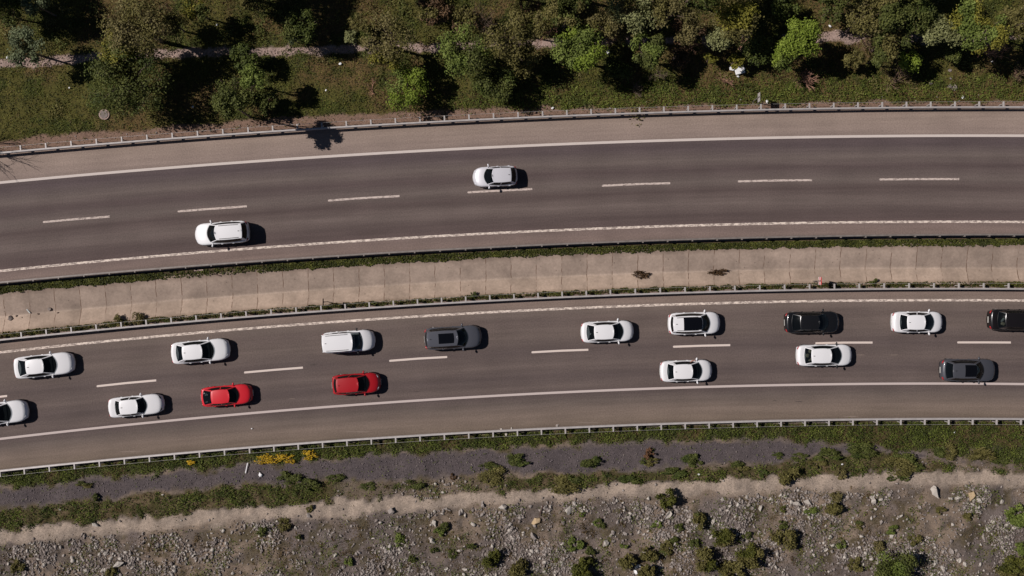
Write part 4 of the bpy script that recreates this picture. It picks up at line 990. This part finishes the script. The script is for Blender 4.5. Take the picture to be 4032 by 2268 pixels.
# ---------------------------------------------------------------- ground cover (uncountable)
def scatter(n, x0, x1, y0, y1): return rs.uniform(x0, x1, n), rs.uniform(y0, y1, n)
def cover(name, x, y, keep, size, mat, up=.9, lift=.05, tri=False):
    x = x[keep]; y = y[keep]; x = np.concatenate([x, x+.12*rs.randn(len(x))]); y = np.concatenate([y, y+.12*rs.randn(len(y))]); n = len(x); size = size*.82
    z = ground_z(x, y)+rs.rand(n)*lift
    P = np.stack([x, y, z], 1); Nn = rs.normal(size=(n, 3))*.8; Nn[:, 2] = np.abs(Nn[:, 2])+up
    o = quads(name, P, Nn, size*(.6+.8*rs.rand(n)), mat, tri=tri, asp=.7); tag(o, kind='stuff'); return o
def build_cover():
    x, y = scatter(150000, -49, 49, 10, 27); Z = zones(x, y); r = rs.rand(len(x))
    lush = ss(.42, .66, Z['n1']); dry = ss(.40, .62, Z['n2'])
    base = Z['north']*(1-Z['soilN']*.93)*(1-Z['path']*.96)
    px, py = tex(x, y); edge = ss(140, 40, c_railN(px)-20-py)*ss(1500, 2300, px)     # lusher strip by the rail on the right
    g = base*(.30+.5*lush)*(1-.55*dry*(1-edge))+base*edge*.35
    cover('grass', x, y, (r < g*(1-edge)) & (Z['n3'] > .35), .12, 'grass1', lift=.16)
    cover('lush_grass', x, y, (rs.rand(len(x)) < base*edge*.95) & (Z['n3'] > .25), .13, 'grass3', lift=.3)
    x2, y2 = scatter(110000, -49, 49, 10, 27); Z = zones(x2, y2); r = rs.rand(len(x2)); base = Z['north']*(1-Z['soilN']*.9)*(1-Z['path']*.96)
    cover('dark_grass', x2, y2, r < base*(.22+.35*ss(.45, .7, Z['n1'])), .13, 'grass2', lift=.12)
    x3, y3 = scatter(90000, -49, 49, 10, 27); Z = zones(x3, y3); r = rs.rand(len(x3)); base = Z['north']*(1-Z['soilN']*.9)*(1-Z['path']*.97)
    cover('dry_grass', x3, y3, r < base*(.10+.38*ss(.38, .62, Z['n2'])), .11, 'grass5', lift=.09)
    x4, y4 = scatter(42000, -49, 49, 10, 27); Z = zones(x4, y4); r = rs.rand(len(x4)); base = Z['north']*(1-Z['soilN']*.9)*(1-Z['path']*.97)
    cover('yellow_grass', x4, y4, r < base*(.22+.45*ss(.45, .65, Z['n3'])), .10, 'grass4', lift=.14)
    # south verge and slope
    x, y = scatter(190000, -49, 49, -27, -10); Z = zones(x, y); r = rs.rand(len(x))
    px, py = tex(x, y)
    clump = ss(.36, .56, Z['n3'])
    g = Z['green1']*(.30+.65*clump)+Z['green2']*(.12+.75*ss(.40, .58, Z['n1'])*clump)+.03*Z['gravel']+.05*Z['sparse']+Z['rocky']*.30*ss(.46, .64, fbm(x, y, .8, 77, 3))
    cover('verge_weeds', x, y, r < g*.8, .12, 'grass3', lift=.26)
    x, y = scatter(150000, -49, 49, -27, -10); Z = zones(x, y); r = rs.rand(len(x)); clump = ss(.36, .56, Z['n3'])
    g = Z['green1']*(.35+.4*clump)+Z['green2']*(.15+.5*clump*ss(.40, .6, Z['n1']))+Z['rocky']*.06*ss(.5, .66, fbm(x, y, .8, 77, 3))
    cover('dark_weeds', x, y, r < g*.8, .13, 'grass2', lift=.22)
    x, y = scatter(90000, -49, 49, -27, -10); Z = zones(x, y); r = rs.rand(len(x))
    g = Z['green2']*.4+Z['green1']*.12+Z['sparse']*.10+Z['sand']*.02+Z['rocky']*.6*ss(.40, .62, fbm(x, y, .6, 88, 3))
    cover('dry_weeds', x, y, r < g, .09, 'grass5', lift=.07)
    # median strips
    px = rs.uniform(-900, 4900, 60000); t = rs.rand(60000)
    n1 = fbm(px, px*0, .006, 5, 4)
    wdt = lambda x: np.interp(x, [0, 500, 700, 1100, 2000, 2600, 4032], [46, 40, 26, 30, 30, 34, 30])
    py = c_railM(px)+15+t*(c_ditN(px)-c_railM(px)-12+(fbm(px, t, .05, 9, 3)-.5)*16)
    xx = (px-2016)/S; yy = (1134-py)/S; keep = (rs.rand(60000) < (.55+.4*ss(.35, .6, n1))) & ~((px > 640) & (px < 1050) & (rs.rand(60000) < .6))
    P = np.stack([xx[keep], yy[keep], -.06+rs.rand(keep.sum())*.15], 1); Nn = rs.normal(size=P.shape); Nn[:, 2] = abs(Nn[:, 2])+.8
    h = len(P)//2
    tag(quads('median_grass', P[:h], Nn[:h], .10*(.6+.8*rs.rand(h)), 'grass1'), kind='stuff'); tag(quads('dark_median_grass', P[h:], Nn[h:], .12*(.6+.8*rs.rand(len(P)-h)), 'grass2'), kind='stuff')
    px = rs.uniform(-900, 4900, 42000); t = rs.rand(42000)
    py = c_ditS(px)-2+t*(c_railS(px)-6-c_ditS(px)+2)+(fbm(px, t, .05, 19, 3)-.5)*10
    xx = (px-2016)/S; yy = (1134-py)/S; nn = fbm(px, px*0, .012, 15, 4); keep = rs.rand(42000) < (.25+.65*ss(.35, .62, nn))
    P = np.stack([xx[keep], yy[keep], -.05+rs.rand(keep.sum())*.16], 1); Nn = rs.normal(size=P.shape); Nn[:, 2] = abs(Nn[:, 2])+.8
    h = int(len(P)*.4); h2 = int(len(P)*.75)
    tag(quads('channel_edge_grass', P[:h], Nn[:h], .09*(.6+.8*rs.rand(h)), 'grass1'), kind='stuff'); tag(quads('dark_channel_edge_grass', P[h:h2], Nn[h:h2], .11*(.6+.8*rs.rand(h2-h)), 'grass2'), kind='stuff')
    tag(quads('dry_channel_edge_grass', P[h2:], Nn[h2:], .09*(.6+.8*rs.rand(len(P)-h2)), 'grass5'), kind='stuff')
build_cover()
def clumps(name, n, area, fw, mat, r0, r1, per, leaf, hz=.5):
    # low ragged scrub: thousands of leaves in patches, one uncountable mass
    x, y = scatter(n, *area); Z = zones(x, y); px, py = tex(x, y); k = rs.rand(n) < fw(Z, px, py, x, y); x = x[k]; y = y[k]
    rr = r0+(r1-r0)*rs.rand(len(x))**1.7; P = []; Q = []
    for i in range(len(x)):
        m = int(per*rr[i]**2)+12; d = rs.normal(size=(m, 3)); d /= np.linalg.norm(d, axis=1, keepdims=True); d[:, 2] = abs(d[:, 2])
        an = rs.uniform(0, 3.1); st = np.array([1.5, .7, hz]); q = d*st*rr[i]*(.35+.75*rs.rand(m, 1)); c, s_ = math.cos(an), math.sin(an)
        q = np.stack([q[:, 0]*c-q[:, 1]*s_+x[i], q[:, 0]*s_+q[:, 1]*c+y[i], q[:, 2]+float(ground_z(x[i], y[i]))], 1)
        P.append(q); Q.append(d+rs.normal(size=(m, 3))*.6+np.array([-.3, .1, .5]))
    P = np.concatenate(P); Q = np.concatenate(Q); tag(quads(name, P, Q, leaf*(.6+.8*rs.rand(len(P))), mat, asp=.8), kind='stuff')
NA = (-46, 46, 12.5, 26)
fN = lambda dens, a, b, sc, sd_: (lambda Z, px, py, x, y: Z['north']*(1-Z['soilN'])*(1-Z['path']*.8)*dens*ss(a, b, fbm(x, y, sc, sd_, 4))*(.35+.65*ss(1200, 2200, px)+.3*ss(330, 150, py)))
clumps('olive_undergrowth', 700, NA, fN(.9, .45, .62, .35, 61), 'olive', .3, 1.1, 170, .12)
clumps('brown_undergrowth', 800, NA, fN(.5, .47, .64, .35, 63), 'brown', .25, .9, 150, .10)
clumps('tan_undergrowth', 300, NA, fN(.7, .48, .64, .35, 65), 'tan', .3, .9, 150, .11)
clumps('green_undergrowth', 600, NA, fN(.9, .45, .62, .35, 67), 'mid', .3, 1.1, 170, .12)
SA = (-46, 46, -23, -11)
clumps('verge_scrub', 2600, SA, lambda Z, px, py, x, y: (Z['green1']*.55+Z['green2']*.7)*ss(.42, .6, fbm(x, y, .7, 71, 3)), 'mid', .12, .48, 420, .10, .6)
clumps('dark_verge_scrub', 2200, SA, lambda Z, px, py, x, y: (Z['green1']*.5+Z['green2']*.7)*ss(.42, .6, fbm(x, y, .7, 73, 3)), 'dark', .12, .5, 420, .10, .6)
clumps('dry_scrub', 2600, SA, lambda Z, px, py, x, y: (Z['green2']*.5+Z['rocky']*.5+Z['green1']*.15)*(1-Z['sand'])*ss(.46, .62, fbm(x, y, .5, 75, 3)), 'grass5', .10, .45, 300, .09, .35)
clumps('slope_scrub', 1500, SA, lambda Z, px, py, x, y: (Z['rocky']*.45)*(1-Z['sand'])*ss(.48, .62, fbm(x, y, .5, 79, 3)), 'olive', .08, .36, 300, .09, .4)
# ---------------------------------------------------------------- stones
ICO = None
def stone_protos():
    import bmesh
    out = []
    for k in range(8):
        bm = bmesh.new(); bmesh.ops.create_icosphere(bm, subdivisions=1, radius=1)
        V = np.array([v.co[:] for v in bm.verts]); F = [[v.index for v in f.verts] for f in bm.faces]; bm.free()
        d = V*(1+.26*rs.randn(len(V), 1)); d += .22*rs.randn(*d.shape); d[:, 2] *= .75; out.append((d, np.array(F)))
    return out
PR = stone_protos()
def stones(name, x, y, r, mat):
    Vs = []; Fs = []; off = 0; z = ground_z(x, y); kk = rs.randint(0, 8, len(x)); an = rs.uniform(0, 6.28, len(x)); ax = rs.uniform(.5, 1.4, (len(x), 2))
    for i in range(len(x)):
        V, F = PR[kk[i]]; c, s = math.cos(an[i]), math.sin(an[i]); W = V*np.array([ax[i, 0], ax[i, 1], 1])*r[i]
        Vs.append(np.stack([W[:, 0]*c-W[:, 1]*s+x[i], W[:, 0]*s+W[:, 1]*c+y[i], W[:, 2]+z[i]+r[i]*.25], 1)); Fs.append(F+off); off += len(V)
    V = np.concatenate(Vs); F = np.concatenate(Fs); me = bpy.data.meshes.new(name)
    me.vertices.add(len(V)); me.vertices.foreach_set('co', V.ravel().astype(np.float32)); me.loops.add(F.size); me.loops.foreach_set('vertex_index', F.ravel().astype(np.int32))
    me.polygons.add(len(F)); me.polygons.foreach_set('loop_start', np.arange(len(F), dtype=np.int32)*3); me.update(calc_edges=True)
    me.materials.append(M[mat]); o = bpy.data.objects.new(name, me); col.objects.link(o); tag(o, kind='stuff'); return o
def build_stones():
    for (nm, n, mat, lo, hi, sd_) in (('rubble', 17000, 'stoneg', .035, .12, 51), ('pale_rubble', 13000, 'stone', .035, .13, 52), ('white_rubble', 1500, 'stoneb', .05, .18, 53)):
        x, y = scatter(n*5, -49, 49, -25, -14); Z = zones(x, y)
        cl = ss(.42, .60, fbm(x, y, .42, 51, 4))*ss(.36, .56, fbm(x, y, 1.6, sd_+7, 3)); k = (rs.rand(n*5) < Z['rocky']*(.05+.95*cl)*(1-.93*Z['sand'])*(1-.8*Z['sand'])+Z['sparse']*.45*cl+Z['sand']*.005); x = x[k][:n]; y = y[k][:n]
        stones(nm, x, y, lo+(hi-lo)*rs.rand(len(x))**2.2, mat)
    x, y = scatter(30000, -49, 49, -22, -11); Z = zones(x, y); k = rs.rand(30000) < Z['gravel']*.8; x = x[k]; y = y[k]
    m = rs.rand(len(x)) < .8
    stones('gravel', x[m], y[m], .025+.04*rs.rand(m.sum())**2, 'gravel'); stones('pale_gravel', x[~m], y[~m], .02+.045*rs.rand((~m).sum())**3, 'stoneg')
    x, y = scatter(26000, -49, 49, 13, 22); Z = zones(x, y); k = rs.rand(26000) < Z['path']*.8; stones('path_gravel', x[k], y[k], .03+.05*rs.rand(k.sum())**2, 'pathst')
    px = rs.uniform(0, 4032, 420); t = rs.rand(420); py = c_railN(px)-22-t*30; stones('verge_pebbles', (px-2016)/S, (1134-py)/S, .02+.05*rs.rand(420)**3, 'stone')
M['gravel'] = simple('dark_gravel', C(100, 91, 92), .95, var=.35, scale=5)
M['pathst'] = simple('path_stone', C(152, 132, 122), .95, var=.25, scale=5)
build_stones()
def boulder(x, y, r, label, mat='stoneb', group='large stones on the southern slope', asp=(1, 1)):
    gx_, gy_ = D(x, y); rr = r/31.0*.80; V, F = PR[rnd.randint(0, 7)]
    import bmesh
    bm = bmesh.new(); vs = [bm.verts.new((v[0]*asp[0], v[1]*asp[1], v[2]*.9)) for v in V]
    for f in F: bm.faces.new([vs[i] for i in f])
    bmesh.ops.subdivide_edges(bm, edges=bm.edges[:], cuts=1, use_grid_fill=True)
    for v in bm.verts: v.co *= 1+rnd.uniform(-.09, .09)
    me = bpy.data.meshes.new('boulder'); bm.to_mesh(me); bm.free(); me.materials.append(M[mat])
    o = bpy.data.objects.new('boulder', me); col.objects.link(o); o.scale = (rr, rr, rr); o.rotation_euler = (0, 0, rnd.uniform(0, 6))
    o.location = (gx_, gy_, float(ground_z(gx_, gy_))+rr*.35); tag(o, label, 'rock', group); return o
BO = [(241, 1320, 12, 'solitary pale yellowish boulder on the sandy path at lower left', 'stoneb'), (299, 1417, 17, 'flat pale boulder at the bottom left above a small olive shrub', 'stoneb'), (1266, 1276, 11, 'pale boulder with a sharp black shadow below the sandy path at centre', 'stoneb'),
 (985, 1286, 11, 'pale angular stone above the rubble, left of centre', 'stone'), (776, 1298, 8, 'pale stone under the sandy path near the tiny olive shrub', 'stone'), (1091, 1316, 9, 'pale stone left of a pair of fresh green shrubs', 'stoneb'), (1088, 1359, 9, 'white stone heap top right of a round fresh shrub', 'stoneb'),
 (1123, 1430, 6, 'small pale stone at the bottom edge, left of a twin', 'stoneb'), (1170, 1431, 7, 'small pale stone at the bottom edge, right of a twin', 'stoneb'), (1157, 1293, 9, 'long pale stone in the rubble left of the centre boulder', 'stone'), (1215, 1269, 9, 'flat stone just below the sandy path left of the centre boulder', 'stone'),
 (1428, 1285, 14, 'large whitish boulder in the middle of the slope', 'stoneb'), (1349, 1309, 12, 'brownish flat boulder left below the large whitish one', 'stoney'), (1370, 1275, 9, 'grey stone pair left of the large whitish boulder', 'stone'), (1682, 1293, 12, 'white ridge boulder below the yellow-green shrub with the long shadow', 'stoneb'),
 (1525, 1365, 11, 'steep white boulder with a wide black shadow', 'stoneb'), (1582, 1304, 9, 'pale split stone between two fresh green shrubs', 'stone'), (1542, 1338, 7, 'round pale stone above the steep white boulder', 'stone'), (1605, 1424, 8, 'brilliant white stone at the bottom, upper of two', 'foam'),
 (1600, 1440, 7, 'brilliant white stone at the bottom, lower of two', 'foam'), (1817, 1256, 7, 'pale round stone right of the shrub with the long shadow', 'stoneb'), (1444, 1263, 7, 'small pale stone above the large whitish boulder', 'stoneb'), (1915, 1277, 8, 'pale stone left of the tiny yellow-green shrub', 'stoneb'),
 (1341, 1346, 10, 'pale flat stone below the brownish boulder', 'stone'), (2001, 1264, 14, 'long light grey boulder, left of a pair below the path', 'stoneb'), (2035, 1265, 11, 'light grey boulder, right of a pair below the path', 'stoneb'), (2198, 1257, 12, 'sharp ridged boulder with a narrow shadow, right part of the slope', 'stoneb'),
 (2350, 1232, 15, 'big rough white boulder on the path edge at right', 'stoneb'), (2446, 1248, 13, 'ochre-coloured boulder near the right edge', 'stoney'), (2462, 1259, 8, 'pale stone leaning on the ochre boulder', 'stoneb'), (2392, 1253, 7, 'left one of two small pale stones beside the ochre boulder', 'stoneb'),
 (2409, 1252, 7, 'right one of two small pale stones beside the ochre boulder', 'stoneb'), (2485, 1334, 9, 'lone pale stone low on the slope near the right edge', 'stoneb'), (2245, 1351, 8, 'pale stone under the lime green shrub', 'stoneb'), (2522, 1261, 8, 'pale stone right of the ochre boulder', 'stoneb'),
 (2395, 1388, 8, 'dull stone low on the slope at right', 'stone'), (2077, 1382, 7, 'pale stone left of the round fresh green shrub', 'stoneb'), (2427, 1420, 7, 'pale stone at the bottom right, right of two', 'stoneb'), (2414, 1412, 7, 'pale stone at the bottom right, left of two', 'stoneb'),
 (1262, 1081, 5, 'white stone lying against the southern guardrail, left of three', 'stoneb'), (1273, 1092, 5, 'white stone just below the southern guardrail, middle of three', 'stoneb'), (1287, 1078, 5, 'white stone lying against the southern guardrail, right of three', 'stoneb'), (1401, 1071, 5, 'lone pale stone on the lower shoulder', 'stone'),
 (656, 1195, 7, 'white stone on the grey gravel strip at left', 'foam'), (152, 1281, 4, 'small white stone beside the weeds at lower left', 'stoneb'), (410, 1245, 4, 'small white stone on the gravel strip at left', 'stoneb'), (1878, 1252, 6, 'pale stone near the path at right of centre', 'stoneb')]
for (x, y, r, lb, m) in BO: boulder(x, y, r, lb, m, asp=(1.15, .8))
k_ = 0
while k_ < 70:
    x = rnd.uniform(10, 2566); y = rnd.uniform(1270, 1440)
    z_ = zones(np.array([D(x, y)[0]]), np.array([D(x, y)[1]]))
    if z_['rocky'][0] < .8: continue
    boulder(x, y, rnd.uniform(4, 7), 'pale broken stone lying among the rubble of the southern slope', rnd.choice(['stone', 'stoneb', 'stoneg']), 'broken stones in the rubble', asp=(1.2, .8)); k_ += 1
for (x, y, r, lb) in [(2403, 220, 9, 'lumpy tan rock in the grass above the northern guardrail at right'), (2390, 217, 7, 'tan rock left against the lumpy one'), (2391, 176, 5, 'upper one of two small tan rocks in the grass at right'), (2392, 197, 5, 'lower one of two small tan rocks in the grass at right'), (2341, 208, 6, 'tan rock left of the lumpy rock')]:
    boulder(x, y, r, lb, 'stoneg', 'tan rocks in the northern grass')
boulder(120, 777, 6, 'brown stone lying in the concrete channel at left', 'stoneg', 'debris in the channel').location.z = -.36
boulder(22, 801, 7, 'dark stone with rubble in the channel at the left edge', 'stoneg', 'debris in the channel').location.z = -.32
# ---------------------------------------------------------------- litter, manhole, planks
def crumple(x, y, r, label, mat='foam', name='plastic_bag', cat='litter', asp=(1, .7), z=None, rot=None):
    gx_, gy_ = D(x, y); b = MB(); rr = r/31*.68
    b.ell((0, 0, 0), (rr*asp[0], rr*asp[1], rr*.35), 9, 6); b.V = [tuple(c*(1+rnd.uniform(-.25, .25)) for c in v) for v in b.V]
    o = b.build(name, M[mat]); o.location = (gx_, gy_, (float(ground_z(gx_, gy_))+.12) if z is None else z); o.rotation_euler = (0, 0, rnd.uniform(0, 3) if rot is None else rot)
    tag(o, label, cat, 'litter'); return o
for (x, y, r, lb) in [(547, 63, 5, 'white bag in the brown grass left of the dark tree at the top'), (18, 144, 5, 'white bag above the left end of the gravel path'), (175, 221, 4, 'white scrap in the grass left of the broad dark tree'), (485, 269, 4.5, 'white scrap right of the broad dark tree shadow'), (567, 290, 4, 'pale scrap near the guardrail under the thin olive tree'),
                      (856, 160, 6, 'white bag just below the gravel path at centre left'), (820, 227, 4, 'white scrap in the grass below the path'), (1530, 132, 8, 'white bundle right of the vivid oval tree'), (1390, 272, 5.5, 'white bag beside the northern guardrail at centre'), (1929, 256, 6, 'white bag at the foot of the grey-backed sign'),
                      (2088, 66, 6, 'white bag right of the brightest lime-green tree'), (2421, 245, 6, 'white bag between the tan rocks and the guardrail'), (2494, 156, 4, 'white scrap below the large yellow-green tree'), (1838, 172, 7, 'curved white scrap left of the foam box'), (1856, 193, 5, 'small white scrap below the foam box'), (1872, 172, 5, 'pale scrap right of the foam box'),
                      (2400, 1087, 4, 'white scrap in the weeds below the southern guardrail at right'), (1757, 1193, 5, 'white scrap on the path edge right of centre'), (2119, 1168, 4, 'pale scrap among dark weeds at right'), (634, 1078, 3, 'tiny white scrap by the southern guardrail'), (247, 832, 4, 'white scrap at the lower channel edge at left')]:
    crumple(x, y, r, lb)
gx_, gy_ = D(1859, 176); b = MB(); wv = .40
b.box((0, 0, .10), (.78, .74, .14), bev=.03); b.box((-.60, .16, .06), (.34, .16, .08), Matrix.Rotation(R(-25), 3, 'Z'), bev=.02)
o = b.build('foam_box', M['foam']); o.location = (gx_, gy_, .10); o.rotation_euler = (0, 0, R(14)); tag(o, 'square white foam block with a broken-off piece lying in the grass', 'box')
gx_, gy_ = D(262, 288); root = empty('manhole', (gx_, gy_, float(ground_z(gx_, gy_)))); tag(root, 'round concrete manhole in the grass at upper left', 'manhole')
b = MB(); b.tube((0, 0, -.3), (0, 0, .10), .44, .43, 28); b.build('ring', M['pathst'], root)
b = MB(); b.tube((0, 0, .10), (0, 0, .135), .33, .32, 28); b.build('lid', M['stoneg'], root)
def plank(x, y, l, wd, rz, label, mat, z=.02, name='plank', cat='plank'):
    gx_, gy_ = D(x, y); b = MB(); b.box((0, 0, 0), (l, wd, .04), bev=.008); o = b.build(name, M[mat]); o.location = (gx_, gy_, z); o.rotation_euler = (0, 0, rz); tag(o, label, cat)
plank(500, 680, .75, .10, R(4), 'pale plank in the strip above the concrete channel', 'pathst', .03)
plank(541, 690, .95, .09, R(-16), 'dark plank lying over the upper channel edge', 'rust', .04)
plank(66, 783, .42, .10, R(-50), 'bluish white plastic strip in the channel at left', 'cloth', -.36, 'plastic_strip', 'litter')
plank(621, 1177, .85, .08, R(78), 'white broken strip on the gravel near the yellow flowers', 'foam', .1, 'broken_strip', 'litter')
plank(1361, 1283, .95, .10, R(70), 'dark plank among the stones left of the large whitish boulder', 'rust', .2)
for (x, y) in [(35, 795), (14, 805), (50, 800), (90, 790), (140, 787)]:
    crumple(x, y, 4, 'brown clod of debris lying in the concrete channel at left', 'bark', 'debris', 'debris', z=-.38)
